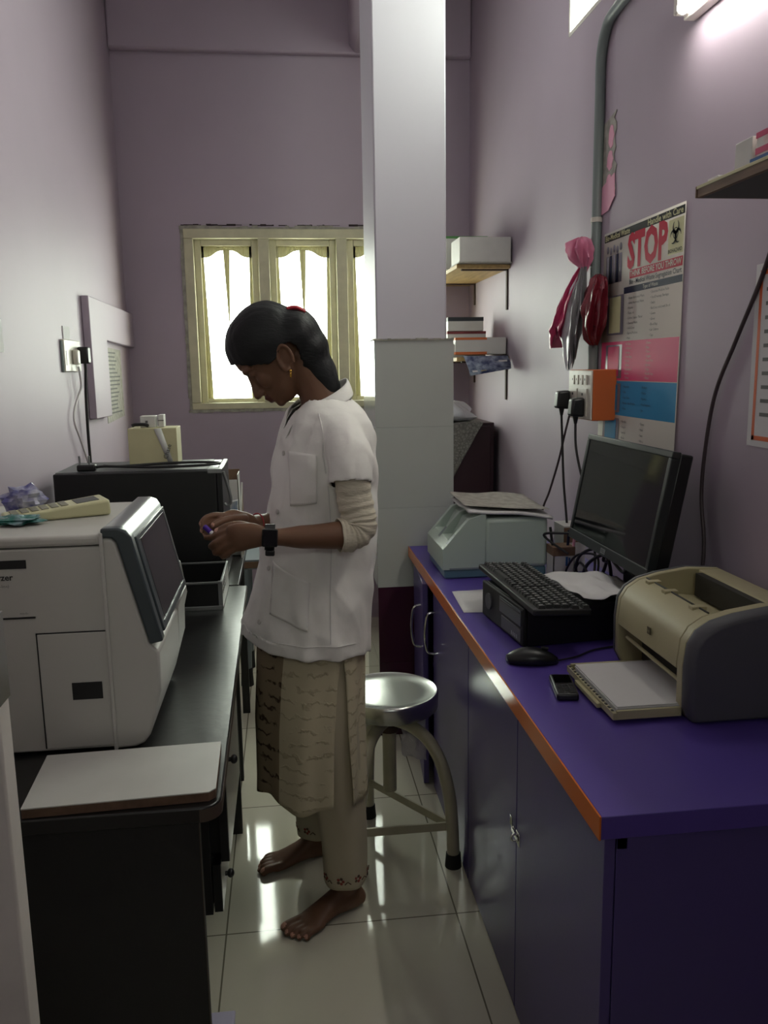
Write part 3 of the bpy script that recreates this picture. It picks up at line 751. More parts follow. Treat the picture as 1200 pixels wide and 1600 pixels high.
for k, (lab, pts, m, zz) in enumerate((
    ('sheaf of white papers on top of the pale green analyser', [(0.575, 2.575, 0.99), (0.85, 2.56, 0.967), (0.84, 2.85, 0.967), (0.575, 2.85, 0.99)], 'paper_white', 0.004),
    ('grey folded sheet topmost on the pale green analyser', [(0.565, 2.60, 0.995), (0.845, 2.585, 0.972), (0.84, 2.87, 0.985), (0.57, 2.865, 1.0)], 'paper_grey', 0.012))):
    sheet('paper_sheaf' if k == 0 else 'paper_sheet', lab, pts, 14, 12, lambda u, v, zz=zz, k=k: zz + 0.006 * N3(u, v, 2.5, 3 + k) - 0.012 * max(0, u - 0.8) * (1 - k), m, th=0.008 if k == 0 else 0.0008)

# wall box, plugs and cords
sb = thing('switch_box', 'orange box with white switch and socket plate on right wall', 'switch box', (1.0, 2.66, 1.27))
b = MB(); b.box(0.968, XR - 0.001, 2.55, 2.765, 1.272, 1.432, 'switch_orange'); b.build('box_body', sb, bevel=0.002)
b = MB(); b.box(0.962, 0.968, 2.552, 2.763, 1.274, 1.43, 'switch_white'); b.build('face_plate', sb, bevel=0.003)
for k in range(4):
    b = MB(); yk = 2.585 + k * 0.038; b.box(0.957, 0.963, yk, yk + 0.024, 1.385, 1.415, 'switch_white'); b.box(0.9565, 0.9572, yk + 0.009, yk + 0.015, 1.398, 1.405, 'ink_grey'); b.build('rocker_switch', sb, bevel=0.001)
for yk in (2.62, 2.71):
    b = MB(); b.box(0.958, 0.963, yk - 0.036, yk + 0.036, 1.283, 1.372, 'switch_white'); b.box(0.9575, 0.9582, yk - 0.006, yk + 0.006, 1.35, 1.358, 'ink_black'); b.build('socket', sb, bevel=0.002)
def plug(name, lab, c, cord, m='black_plastic', cm='cable_black', cr=0.0042):
    t = thing(name, lab, 'plug', c)
    x, y, z = c
    b = MB(); b.hexa([(x - 0.045, y - 0.022, z - 0.03), (x, y - 0.024, z - 0.034), (x, y + 0.024, z - 0.034), (x - 0.045, y + 0.022, z - 0.03)], [(x - 0.04, y - 0.02, z + 0.026), (x, y - 0.024, z + 0.03), (x, y + 0.024, z + 0.03), (x - 0.04, y + 0.02, z + 0.026)], m); b.build('plug_body', t, bevel=0.008, seg=3)
    b = MB(); b.cyl((x - 0.022, y, z - 0.03), (x - 0.022, y, z - 0.055), 0.010, m, 0.005, 12); b.build('cord_grip', t)
    b = MB(); b.tube(bez(cord, 8), cr, cm, 8); b.build('cord', t)
    return t
plug('power_plug', 'black plug nearer the poster in the orange switch box', (0.958, 2.615, 1.315), [(0.936, 2.615, 1.26), (0.935, 2.60, 1.18), (0.945, 2.56, 1.08), (0.96, 2.52, 0.98), (0.97, 2.50, 0.85), (0.96, 2.48, 0.775)])
plug('power_plug', 'black plug hanging at the far side of the orange switch box', (0.955, 2.745, 1.335), [(0.933, 2.745, 1.28), (0.935, 2.735, 1.18), (0.93, 2.70, 1.06), (0.93, 2.66, 0.93), (0.93, 2.62, 0.775)])
b = MB(); b.tube(bez([(0.958, 2.73, 1.29), (0.945, 2.74, 1.22), (0.945, 2.80, 1.12), (0.94, 2.88, 1.0), (0.92, 2.9, 0.92), (0.9, 2.88, 0.775)], 8), 0.004, 'cable_brown', 8)
tag(b.build('cable'), 'thin brown cable crossing behind the hanging plug down to the analyser', 'cable')

# conduit
pp = thing('conduit_pipe', 'grey conduit pipe running up the right wall from the orange box', 'pipe', (1.034, 2.735, 1.43))
b = MB(); b.tube([(1.034, 2.735, 1.432)] + bez([(1.034, 2.735, 2.30), (1.034, 2.735, 2.40), (1.034, 2.70, 2.47), (1.034, 2.62, 2.50), (1.034, 2.3, 2.515)], 6) + [(1.034, 2.16, 2.52)], 0.016, 'pipe_grey', 14); b.build('pipe', pp)
b = MB(); b.cyl((1.034, 2.735, 1.905), (1.034, 2.735, 1.92), 0.0185, 'switch_white', n=16); b.box(1.03, 1.049, 2.745, 2.775, 1.906, 1.919, 'switch_white'); b.build('clamp', pp)

# decorations on the wall
b = MB(); random.seed(21)
pts = []
for k in range(15):
    z = 2.22 - k * 0.018; pts.append((2.655 + 0.012 * math.sin(k * 1.9) + random.uniform(-0.008, 0.008) - 0.025, z))
poly = pts + [(2.725, 1.97), (2.725, 2.20)]
b.prism(poly, 'x', XR - 0.003, XR - 0.001, 'paper_grey')
b.prism([(2.625, 2.035), (2.618, 1.965), (2.665, 1.93), (2.725, 1.925), (2.725, 2.01)], 'x', XR - 0.005, XR - 0.003, 'pink_paper')
for (yy, zz, ry, rz) in ((2.66, 2.15, 0.02, 0.035), (2.665, 2.08, 0.022, 0.03), (2.67, 2.02, 0.02, 0.02)):
    b.prism([(yy + ry * math.cos(2 * PI * k / 14) * (1 + 0.2 * math.sin(3 * k)), zz + rz * math.sin(2 * PI * k / 14)) for k in range(14)], 'x', XR - 0.0045, XR - 0.003, 'pink_paper')
tag(b.build('wall_sticker'), 'faded pink cut-out sticker on the wall beside the conduit', 'sticker')

# bio-medical waste poster
po = thing('poster', 'tall waste segregation poster with red STOP heading on right wall', 'poster', (XR - 0.004, 2.41, 1.50))
PX = XR - 0.004
def pq(b, y0, y1, z0, z1, m, d=0.0, bow=True):
    N = 12; vs = []; fs = []
    for k in range(N + 1):
        z = z0 + (z1 - z0) * k / N
        for yv in (y0, y1):
            vs.append((PX - d - 0.018 * max(0, (1.52 - z)) ** 1.2, yv, z))
    for k in range(N): fs.append((2 * k, 2 * k + 1, 2 * k + 3, 2 * k + 2))
    b.add(vs, fs, m)
yN, yF_ = 2.135, 2.690
b = MB(); pq(b, yN, yF_, 1.10, 1.86, 'poster_white'); b.build('sheet', po, solid=0.0006, smooth=180)
b = MB()
pq(b, yN + 0.003, yF_ - 0.004, 1.831, 1.853, 'poster_black', 0.0008)
pq(b, yN + 0.006, yN + 0.094, 1.735, 1.826, 'poster_yellow', 0.0007)
pq(b, yN + 0.005, yN + 0.344, 1.7005, 1.7255, 'poster_red', 0.0008)
pq(b, yN + 0.002, yN + 0.384, 1.659, 1.678, 'poster_navy', 0.0008)
pq(b, yN + 0.004, yF_ - 0.004, 1.398, 1.518, 'poster_pink', 0.0008)
pq(b, yN + 0.004, yF_ - 0.004, 1.290, 1.396, 'poster_blue', 0.0008)
b.build('colour_panels', po, smooth=180)
b = MB()
def tx(s, size, y, z, m, w=None, al='LEFT', d=0.0016, bold=0.0):
    b.text(s, size, wall_text_x(PX - d - 0.018 * max(0, 1.52 - z) ** 1.2, y, z), m, al, 1.0, fit=w, bold=bold)
tx('STOP', 0.134, yN + 0.362, 1.775, 'poster_red', 0.268, bold=0.045)
b.build('stop_heading', po)
b = MB(); tx('Handle with Care', 0.024, yN + 0.228, 1.842, 'poster_yellow', 0.215, bold=0.015); tx('Bio-Medical Waste', 0.024, yF_ - 0.012, 1.842, 'poster_yellow', 0.19, bold=0.015)
tx('THINK BEFORE YOU THROW', 0.024, yN + 0.340, 1.713, 'poster_white', 0.33, d=0.002, bold=0.01); tx('Bio - Medical Waste Segregation Chart', 0.0195, yN + 0.344, 1.690, 'poster_navy', 0.335, bold=0.01)
tx('Type of Waste', 0.015, yN + 0.245, 1.6685, 'poster_white', 0.1, d=0.002)
tx('BIOHAZARD', 0.014, yN + 0.092, 1.744, 'poster_black', 0.08, bold=0.01)
b.build('headings', po)
b = MB()       # biohazard sign: three open rings about a centre
cy, cz, s = yN + 0.05, 1.788, 0.019
for k in range(3):
    a = PI / 2 + k * 2 * PI / 3 + PI
    oy, oz = cy + math.cos(a + PI) * s * 0.9, cz + math.sin(a + PI) * s * 0.9
    vs = []
    for q in range(25):
        th = a + (-0.80 + 1.60 * q / 24) * PI
        rr = 0.0008 + 0.0034 * math.sin(PI * q / 24)
        for sg in (1, -1): vs.append((PX - 0.0018, oy + math.cos(th) * (s * 0.85 + sg * rr), oz + math.sin(th) * (s * 0.85 + sg * rr)))
    b.add(vs, [(2 * q, 2 * q + 1, 2 * q + 3, 2 * q + 2) for q in range(24)], 'poster_black')
ringv = []
for q in range(24):
    th = 2 * PI * q / 24
    for rad in (s * 0.80, s * 0.66): ringv.append((PX - 0.0018, cy + math.cos(th) * rad, cz + math.sin(th) * rad))
b.add(ringv, [(2 * q, 2 * q + 1, (2 * q + 3) % 48, (2 * q + 2) % 48) for q in range(24)], 'poster_black')
b.build('biohazard_sign', po)
b = MB()
left = ['Human Anatomical Waste', 'Animal Anatomical Waste', 'Placenta', 'Tissue, etc.', 'Cotton / Gauze / Plaster', 'Chemical Waste', 'Soiled Linen', 'Expired Medicine', 'Mask']
right = ['Discarded Medicine Packs', 'Used Dressings, Bandages', 'Swabs', 'Bed Linen soiled with Blood', 'Gowns', 'Gloves', 'Blood Bags', 'Lab Cultures', 'Caps']
for k, (a, c) in enumerate(zip(left, right)):
    tx('\u2022 ' + a, 0.0105, yN + 0.352, 1.644 - k * 0.0148, 'ink_black')
    tx('\u2022 ' + c, 0.0105, yN + 0.192, 1.649 - k * 0.0150, 'ink_black')
for k in range(9):
    tx('\u2022 ' + ['IV Tubes', 'Catheters', 'Syringes', 'Urine Bags', 'IV Sets', 'Gloves', 'Vacutainers', 'Bottles', 'Tubing'][k], 0.0100, yN + 0.356, 1.508 - k * 0.0126, 'poster_white', d=0.002)
    tx('\u2022 ' + ['Drains', 'Bags', 'Tubes', 'Goggles', 'Plastic Vials', 'Aprons', 'Trays', 'Needle Caps', 'Filters'][k], 0.0100, yN + 0.21, 1.508 - k * 0.0126, 'poster_white', d=0.002)
for k in range(5):
    tx('\u2022 ' + ['Ampoules', 'Vials', 'Glass Slides', 'Broken Glass Bottles', 'Flasks'][k], 0.0105, yN + 0.36, 1.38 - k * 0.0168, 'ink_black', d=0.003)
    tx('\u2022 ' + ['Beakers', 'Dishes', 'Pipettes', 'Metal Implants', 'Jars'][k], 0.0105, yN + 0.225, 1.38 - k * 0.0168, 'ink_black', d=0.003)
    tx('\u2022 ' + ['Needles', 'Scalpels', 'Lancets', 'Blades', 'Pins'][k], 0.0105, yN + 0.362, 1.273 - k * 0.0168, 'ink_black', d=0.003)
    tx('\u2022 ' + ['Sharps', 'Nails', 'Saws', 'Wires', 'Burs'][k], 0.0105, yN + 0.225, 1.273 - k * 0.0168, 'ink_black', d=0.003)
b.build('printed_lines', po)
b = MB()
for z0, z1, m in ((1.411, 1.503, 'poster_pink'), (1.305, 1.384, 'poster_blue'), (1.545, 1.655, 'poster_yellow'), (1.20, 1.275, 'poster_blue')):
    pq(b, yF_ - 0.175, yF_ - 0.045, z0 - 0.006, z1 + 0.005, 'poster_figure', 0.002); pq(b, yF_ - 0.155, yF_ - 0.065, z0, z1, m, 0.003)
for k in range(5):
    yk = yF_ - 0.035 - k * 0.026
    b.prism([(yk + 0.009 * math.cos(2 * PI * q / 12), 1.805 - (k % 2) * 0.006 + 0.012 * math.sin(2 * PI * q / 12)) for q in range(12)], 'x', PX - 0.002, PX - 0.0015, 'poster_figure')
    b.prism([(yk - 0.011, 1.70), (yk + 0.011, 1.70), (yk + 0.009, 1.786), (yk - 0.009, 1.786)], 'x', PX - 0.002, PX - 0.0015, 'poster_navy' if k % 2 else 'poster_figure')
b.build('pictures', po, smooth=180)

# bags hanging from the conduit
def bag(name, lab, top, rows, m, seed, cat='bag', pleat=9, ph=0.0, amp=0.22, jag=0.0):
    # rows: (z, xc, yc, rx, ry)
    b = MB(); rs = []; n = 72; P = []
    for i in range(len(rows) - 1):           # finer rows so that creases can run between them
        for k in range(3): P.append(tuple(a + (c - a) * k / 3 for a, c in zip(rows[i], rows[i + 1])))
    P.append(rows[-1])
    for i, (z, xc, yc, rx, ry) in enumerate(P):
        ring = []; t = i / (len(P) - 1)
        for k in range(n):
            a = 2 * PI * k / n
            w = 1 + amp * math.sin(pleat * a + ph + i * 0.12) + 0.10 * math.sin((pleat * 2 + 1) * a + i * 0.3) + 0.5 * noise.noise(V((math.cos(a) * 1.8 + seed * 3, math.sin(a) * 1.8, z * 22)))
            zz = z + jag * t * t * noise.noise(V((math.cos(a) * 3.1, math.sin(a) * 3.1, seed * 5.3)))
            ring.append(V((min(XR - 0.002, xc + rx * w * math.cos(a)), yc + ry * w * math.sin(a), zz)))
        rs.append(ring)
    b.rings(rs, m); return tag(b.build(name, smooth=50), lab, cat)
bag('plastic_bag', 'pink plastic bag bunched and knotted on the grey conduit', None,
    [(1.862, 0.995, 2.765, 0.012, 0.02), (1.85, 0.99, 2.77, 0.03, 0.045), (1.82, 0.99, 2.765, 0.034, 0.048), (1.79, 0.995, 2.755, 0.028, 0.04), (1.765, 1.0, 2.745, 0.012, 0.016), (1.75, 1.0, 2.742, 0.006, 0.010)], 'pink_bag', 1, pleat=8, amp=0.35, jag=0.0)
bag('plastic_bag', 'deep rose plastic bag hanging left of the grey bags', None,
    [(1.775, 1.0, 2.755, 0.008, 0.012), (1.74, 0.99, 2.775, 0.014, 0.02), (1.70, 0.98, 2.80, 0.02, 0.028), (1.65, 0.97, 2.83, 0.022, 0.035), (1.60, 0.965, 2.86, 0.02, 0.04), (1.575, 0.96, 2.885, 0.02, 0.045), (1.555, 0.96, 2.89, 0.012, 0.05)], 'rose_bag', 2, pleat=6, amp=0.32, jag=0.07)
bag('plastic_bag', 'pale pink flimsy bag behind the deep rose one', None,
    [(1.70, 1.02, 2.82, 0.006, 0.02), (1.66, 1.02, 2.86, 0.008, 0.045), (1.62, 1.02, 2.90, 0.008, 0.055), (1.575, 1.02, 2.92, 0.008, 0.05), (1.56, 1.02, 2.92, 0.004, 0.035)], 'pink_paper', 3, pleat=4, amp=0.15, jag=0.05)
bag('plastic_bag', 'white plastic bag hanging lowest beside the conduit', None,
    [(1.76, 1.0, 2.75, 0.006, 0.01), (1.70, 0.985, 2.765, 0.014, 0.02), (1.62, 0.98, 2.79, 0.016, 0.035), (1.55, 0.98, 2.82, 0.014, 0.05), (1.50, 0.98, 2.82, 0.010, 0.04), (1.455, 0.98, 2.82, 0.004, 0.012)], 'clear_bag', 4, pleat=5, amp=0.3, jag=0.07)
bag('plastic_bag', 'grey plastic bag hanging in front of the conduit', None,
    [(1.765, 0.995, 2.735, 0.006, 0.01), (1.70, 0.985, 2.73, 0.014, 0.022), (1.64, 0.98, 2.73, 0.016, 0.03), (1.58, 0.978, 2.745, 0.015, 0.03), (1.53, 0.978, 2.76, 0.012, 0.026), (1.485, 0.978, 2.765, 0.006, 0.012)], 'grey_bag', 5, pleat=6, amp=0.32, jag=0.07)
bag('plastic_bag', 'dark red plastic bag hanging over the poster edge', None,
    [(1.735, 1.02, 2.67, 0.006, 0.012), (1.72, 1.015, 2.655, 0.016, 0.035), (1.68, 1.005, 2.64, 0.026, 0.055), (1.63, 1.0, 2.645, 0.030, 0.055), (1.57, 1.002, 2.66, 0.026, 0.05), (1.53, 1.01, 2.68, 0.018, 0.035), (1.51, 1.02, 2.69, 0.008, 0.018)], 'red_bag', 6, pleat=7, amp=0.2, jag=0.0)

# near shelf on the right wall
SH = 1.792
ns = thing('wall_shelf', 'rough wooden shelf high on the right wall at the picture edge', 'shelf', (0.95, 1.2, SH - 0.02))
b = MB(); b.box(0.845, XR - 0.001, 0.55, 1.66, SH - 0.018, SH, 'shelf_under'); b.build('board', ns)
b = MB(); b.box(0.835, 0.845, 0.55, 1.66, SH - 0.018, SH + 0.004, 'wood_raw'); b.box(0.833, 0.836, 0.55, 1.66, SH - 0.002, SH + 0.004, 'beige_card'); b.box(0.833, XR - 0.001, 1.66, 1.665, SH - 0.018, SH + 0.004, 'wood_raw'); b.build('front_lipping', ns, bevel=0.001)
for yb_ in (0.75, 1.35):
    b = MB(); b.box(0.88, XR - 0.001, yb_, yb_ + 0.02, SH - 0.022, SH - 0.018, 'rust_iron'); b.box(XR - 0.005, XR - 0.001, yb_, yb_ + 0.02, SH - 0.2, SH - 0.018, 'rust_iron'); b.build('bracket', ns)
def carton(name, lab, x0, x1, y0, y1, z0, h, m='white_card', bands=(), rot=0.0, cat='box', lid=None, group=None):
    cx, cy = (x0 + x1) / 2, (y0 + y1) / 2
    M = Matrix.Translation((cx, cy, z0)) @ Matrix.Rotation(math.radians(rot), 4, 'Z')
    t = thing(name, lab, cat, (cx, cy, z0), group)
    a, c = (x1 - x0) / 2, (y1 - y0) / 2
    b = MB(M); b.box(-a, a, -c, c, 0, h, m); b.build('box_body', t, bevel=0.0015)
    if lid:
        b = MB(M); b.box(-a - 0.001, a + 0.001, -c - 0.001, c + 0.001, h - lid[0], h + 0.001, lid[1]); b.build('lid', t, bevel=0.001)
    for (f0, f1, g0, g1, bm_) in bands:      # printed panels on the near face, fractions of width and height
        b = MB(M); b.box(-a + 2 * a * f0, -a + 2 * a * f1, -c - 0.0012, -c, h * g0, h * g1, bm_); b.box(-a - 0.0012, -a, -c, c, h * g0, h * g1, bm_) if f0 == 0 else None; b.build('printed_band', t)
    return t
carton('carton', 'white carton at the left on the near wall shelf', 0.85, 0.872, 1.492, 1.55, SH + 0.001, 0.055)
carton('carton', 'small white carton lying at the far end of the near wall shelf', 0.845, 0.87, 1.60, 1.64, SH + 0.001, 0.012)
carton('carton', 'pink and white striped carton on the near wall shelf', 0.852, 0.93, 1.24, 1.482, SH + 0.0165, 0.042, 'carton_pink', ((0, 1, 0.75, 0.98, 'pink_deep'), (0, 1, 0.1, 0.35, 'pink_deep')))
carton('carton', 'thin blue and white carton under the pink one on the near wall shelf', 0.846, 0.93, 1.22, 1.488, SH + 0.001, 0.014, 'white_card', ((0, 1, 0.05, 0.95, 'brand_blue'),))
bag('plastic_bag', 'crumpled magenta bag behind the pink carton on the near shelf', None, [(SH + 0.001, 0.985, 1.40, 0.02, 0.05), (SH + 0.03, 0.985, 1.40, 0.036, 0.07), (SH + 0.07, 0.985, 1.40, 0.034, 0.06), (SH + 0.10, 0.985, 1.40, 0.02, 0.035), (SH + 0.115, 0.985, 1.40, 0.006, 0.012)], 'rose_bag', 3)

# orange bordered notice and hanging cable, near right
nt_ = thing('notice', 'white notice with orange border at the right picture edge', 'notice', (XR - 0.003, 1.65, 1.45))
b = MB(); b.prism([(1.79, 1.262), (1.46, 1.262), (1.46, 1.66), (1.79, 1.66)], 'x', XR - 0.003, XR - 0.001, 'paper_white'); b.build('sheet', nt_)
b = MB()
for (y0, y1, z0, z1) in ((1.475, 1.772, 1.276, 1.286), (1.475, 1.772, 1.636, 1.646), (1.475, 1.485, 1.276, 1.646), (1.762, 1.772, 1.276, 1.646)): b.box(XR - 0.0036, XR - 0.003, y0, y1, z0, z1, 'notice_orange')
b.build('orange_border', nt_)
b = MB()
for k in range(10): b.box(XR - 0.0035, XR - 0.003, 1.62 - (k % 3) * 0.03, 1.745, 1.60 - k * 0.03, 1.608 - k * 0.03, 'ink_grey')
b.build('printed_lines', nt_)
b = MB(); b.tube(bez([(1.044, 1.62, 2.3), (1.044, 1.69, 1.82), (1.043, 1.745, 1.66), (1.042, 1.85, 1.50), (1.042, 1.93, 1.38), (1.042, 1.965, 1.25), (1.042, 1.975, 1.12), (1.042, 1.95, 1.0), (1.035, 1.94, 0.90), (1.03, 1.935, 0.78)], 8), 0.005, 'cable_brown', 8)
tag(b.build('cable'), 'long dark cable hanging down the right wall behind the printer', 'cable')

# tube lamp
tb = thing('tube_lamp', 'lit fluorescent tube lamp high on the right wall', 'lamp', (1.02, 1.55, 2.305))
b = MB(); b.box(1.018, XR - 0.001, 0.91, 2.14, 2.285, 2.325, 'door_white'); b.build('batten', tb, bevel=0.004)
for yy in (0.925, 2.115):
    b = MB(); b.box(0.985, 1.02, yy - 0.012, yy + 0.012, 2.29, 2.335, 'door_white'); b.build('tube_holder', tb, bevel=0.004)
mat('tube_glow', (250, 252, 255), 0.3, emit=(252, 250, 240), estr=TUBE_STRENGTH)
b = MB(); b.cyl((0.998, 0.937, 2.30), (0.998, 2.103, 2.30), 0.014, 'tube_glow', n=18); b.build('glass_tube', tb)

# far shelves on the right wall, behind the pillar
def far_shelf(lab, z, y0, y1, xf):
    t = thing('wall_shelf', lab, 'shelf', ((xf + XR) / 2, (y0 + y1) / 2, z - 0.018))
    b = MB(); b.box(xf, XR - 0.001, y0, y1, z - 0.018, z, 'wood_ply'); b.build('board', t, bevel=0.001)
    for yy in (3.885, 4.55):
        b = MB(); b.box(xf + 0.03, XR - 0.001, yy - 0.01, yy + 0.01, z - 0.024, z - 0.018, 'rust_iron'); b.box(XR - 0.007, XR - 0.001, yy - 0.01, yy + 0.01, z - 0.20 if yy < 4 else z - 0.13, z - 0.018, 'rust_iron'); b.build('bracket', t)
    return t
FZ1, FZ2 = 1.905, 1.49
far_shelf('plywood wall shelf behind the pillar, the upper of two', FZ1, 3.84, 4.69, 0.80)
far_shelf('plywood wall shelf behind the pillar, the lower of two', FZ2, 3.84, 4.69, 0.80)
carton('carton', 'large plain white carton at the front of the upper far shelf', 0.805, 1.04, 3.80, 3.99, FZ1 + 0.006, 0.108, lid=None)
b = MB(); b.box(0.80, 1.045, 3.79, 4.0, FZ1 + 0.001, FZ1 + 0.005, 'paper_grey'); tag(b.build('cardboard_sheet'), 'thin grey board under the large white carton on the upper far shelf', 'board')
carton('carton', 'white carton with green lid behind the large white one', 0.79, 0.99, 4.04, 4.22, FZ1 + 0.001, 0.15, bands=((0.25, 0.5, 0.72, 1.0, 'carton_green'),), lid=(0.01, 'carton_green'))
carton('carton', 'low white carton farthest left on the upper far shelf', 0.80, 0.95, 4.30, 4.5, FZ1 + 0.001, 0.08)
carton('carton', 'orange and white carton at the front of the lower far shelf', 0.80, 1.04, 3.87, 4.02, FZ2 + 0.012, 0.078, bands=((0, 0.62, 0.0, 0.16, 'carton_orange'), (0, 0.62, 0.86, 1.0, 'carton_orange')), rot=0)
carton('carton', 'white carton with maroon top edge, below the dark-lidded one', 0.80, 0.99, 4.06, 4.25, FZ2 + 0.001, 0.125, bands=((0, 1, 0.90, 1.0, 'carton_maroon'),))
carton('carton', 'grey-white carton with dark lid on top of the maroon-edged one', 0.805, 0.98, 4.07, 4.24, FZ2 + 0.128, 0.065, bands=(), lid=(0.018, 'carton_dark'))
carton('carton', 'small white carton behind the orange and white one on lower shelf', 0.78, 0.80 + 0.015, 3.90, 3.98, FZ2 + 0.001, 0.06)
fl = thing('flyer', 'dark blue printed flyer hanging over the edge of the lower far shelf', 'flyer', (0.92, 3.83, FZ2))
b = MB(); fsx = 0.83
vs = [(fsx, 3.90, FZ2 + 0.004), (1.04, 3.90, FZ2 + 0.004), (1.04, 3.835, FZ2 + 0.004), (fsx, 3.835, FZ2 + 0.004), (1.06 - 0.015, 3.80, FZ2 - 0.03), (fsx + 0.012, 3.80, FZ2 - 0.04), (1.04, 3.775, FZ2 - 0.055), (fsx + 0.02, 3.775, FZ2 - 0.085)]
b.add(vs, [(0, 3, 2, 1), (3, 5, 4, 2), (5, 7, 6, 4)], 'flyer_blue'); b.build('sheet', fl, solid=0.001)
b = MB()
for (u0_, u1_, v0_, v1_, m) in ((0.05, 0.95, 0.30, 0.42, 'paper_white'), (0.28, 0.42, 0.5, 0.85, 'flyer_yellow'), (0.08, 0.2, 0.55, 0.85, 'paper_white'), (0.5, 0.72, 0.6, 0.75, 'paper_white')):
    P = lambda u, v: (V(vs[3]).lerp(V(vs[2]), u)).lerp(V(vs[7]).lerp(V(vs[6]), u), v) + V((0, -0.004, 0.0))
    b.quad(P(u0_, v0_), P(u1_, v0_), P(u1_, v1_), P(u0_, v1_), m)
b.build('printing', fl)

# dark maroon cupboard in the far corner, cloth and bag on it
mc = thing('cupboard', 'dark maroon wooden cupboard behind the pillar by the right wall', 'cupboard', (0.83, 4.2, 0))
b = MB(); b.box(0.64, 1.02, 4.0, 4.4, 0.02, 1.175, 'maroon_wood'); b.build('carcass', mc, bevel=0.004)
b = MB(); b.box(0.645, 1.0, 3.985, 4.0, 0.05, 1.16, 'maroon_wood'); b.build('door', mc, bevel=0.004)
b = MB()
pr = [(0.66, 3.975), (1.0, 3.975)]
NX, NZ = 24, 20; vs = []; fs = []
for i in range(NX + 1):
    u = i / NX; x = 0.65 + 0.305 * u
    low = 0.88 + 0.30 * max(0, (u - 0.45) / 0.55) ** 1.0
    for j in range(NZ + 1):
        v = j / NZ
        if v < 0.3: vs.append((x, 4.30 - (4.30 - 3.978) * v / 0.3, 1.1785 + 0.003 * math.sin(9 * u)))
        else:
            w = (v - 0.3) / 0.7; z = 1.178 + (low - 1.178) * w
            vs.append((x, 3.976 - 0.008 * abs(math.sin(u * 14)) - 0.012 * w, z))
fs = [(i * (NZ + 1) + j, (i + 1) * (NZ + 1) + j, (i + 1) * (NZ + 1) + j + 1, i * (NZ + 1) + j + 1) for i in range(NX) for j in range(NZ)]
b.add(vs, fs, 'lace_cloth'); tag(b.build('lace_cloth', solid=0.002, smooth=60), 'grey lace cloth hanging in a point over the maroon cupboard', 'cloth')
bag('plastic_bag', 'white tied plastic bag lying on the lace cloth of the cupboard', None, [(1.183, 0.80, 4.1, 0.10, 0.06), (1.20, 0.80, 4.1, 0.125, 0.08), (1.24, 0.795, 4.1, 0.12, 0.075), (1.275, 0.79, 4.1, 0.09, 0.05), (1.285, 0.79, 4.1, 0.03, 0.02)], 'clear_bag', 8, pleat=5, amp=0.07)

# steel topped stool
st = thing('stool', 'round steel-topped stool with cream tubular legs in the aisle', 'stool', (0.283, 2.37, 0))
sx, sy, szt = 0.283, 2.37, 0.49
b = MB()
b.lathe((sx, sy, 0), [(0.004, szt - 0.006), (0.10, szt - 0.008), (0.138, szt - 0.004), (0.146, szt), (0.150, szt - 0.003), (0.151, szt - 0.010), (0.149, szt - 0.050), (0.146, szt - 0.053), (0.140, szt - 0.050), (0.138, szt - 0.02), (0.02, szt - 0.02)], 'steel', 48)
b.build('seat', st, smooth=50)
b = MB(); b.cyl((sx, sy, 0.165), (sx, sy, szt - 0.02), 0.021, 'stool_paint', n=20); b.lathe((sx, sy, 0), [(0.03, 0.395), (0.05, 0.42), (0.06, szt - 0.021)], 'stool_paint', 20); b.build('centre_post', st)
b = MB(); b.cyl((sx, sy, 0.36), (sx, sy, 0.41), 0.03, 'rust_iron', n=18); b.build('hub', st)
legs = [(0.447, 2.20), (0.228, 2.51), (0.17, 2.20)]
for (lx, ly) in legs:
    d = V((lx - sx, ly - sy, 0)); R_ = d.length; e = d / R_
    pts = [V((sx, sy, 0)) + e * (R_ * a) + V((0, 0, z)) for a, z in ((0.1, 0.398), (0.35, 0.395), (0.62, 0.37), (0.82, 0.31), (0.94, 0.22), (0.985, 0.12), (1.0, 0.03))]
    b = MB(); b.tube(bez(pts, 6), 0.0185, 'stool_paint', 14); lg = b.build('leg', st, smooth=60)
    b = MB(); b.cyl((lx, ly, 0.0), (lx, ly, 0.042), 0.025, 'black_rubber', 0.0215, 16); b.build('rubber_foot', lg)
for i in range(3):
    a, c = legs[i], legs[(i + 1) % 3]
    A, B_ = V((a[0], a[1], 0.125)), V((c[0], c[1], 0.125)); cc = V((sx, sy, 0.125)); A = A.lerp(cc, 0.03); B_ = B_.lerp(cc, 0.03)
    n_ = (B_ - A).normalized().cross(V((0, 0, 1)))
    b = MB(); h = 0.0125; t_ = 0.004
    b.hexa([A - n_ * t_ - V((0, 0, h)), B_ - n_ * t_ - V((0, 0, h)), B_ + n_ * t_ - V((0, 0, h)), A + n_ * t_ - V((0, 0, h))], [A - n_ * t_ + V((0, 0, h)), B_ - n_ * t_ + V((0, 0, h)), B_ + n_ * t_ + V((0, 0, h)), A + n_ * t_ + V((0, 0, h))], 'stool_paint')
    b.build('stretcher', st, bevel=0.001)

b = MB(); random.seed(31); NXp, NZp = 8, 10; vs = []
for i in range(NXp + 1):
    for j in range(NZp + 1):
        u, v = i / NXp, j / NZp
        vs.append((0.315 + 0.075 * u + 0.008 * noise.noise(V((u * 4, v * 5, 1))), 2.335 + 0.02 * noise.noise(V((u * 5, v * 5, 8))) - 0.015 * v, 0.432 - 0.155 * v * (0.85 + 0.15 * u)))
b.add(vs, [(i * (NZp + 1) + j, (i + 1) * (NZp + 1) + j, (i + 1) * (NZp + 1) + j + 1, i * (NZp + 1) + j + 1) for i in range(NXp) for j in range(NZp)], 'polythene')
tag(b.build('plastic_wrap', smooth=180), 'torn strip of clear plastic wrap hanging under the steel stool seat', 'plastic')

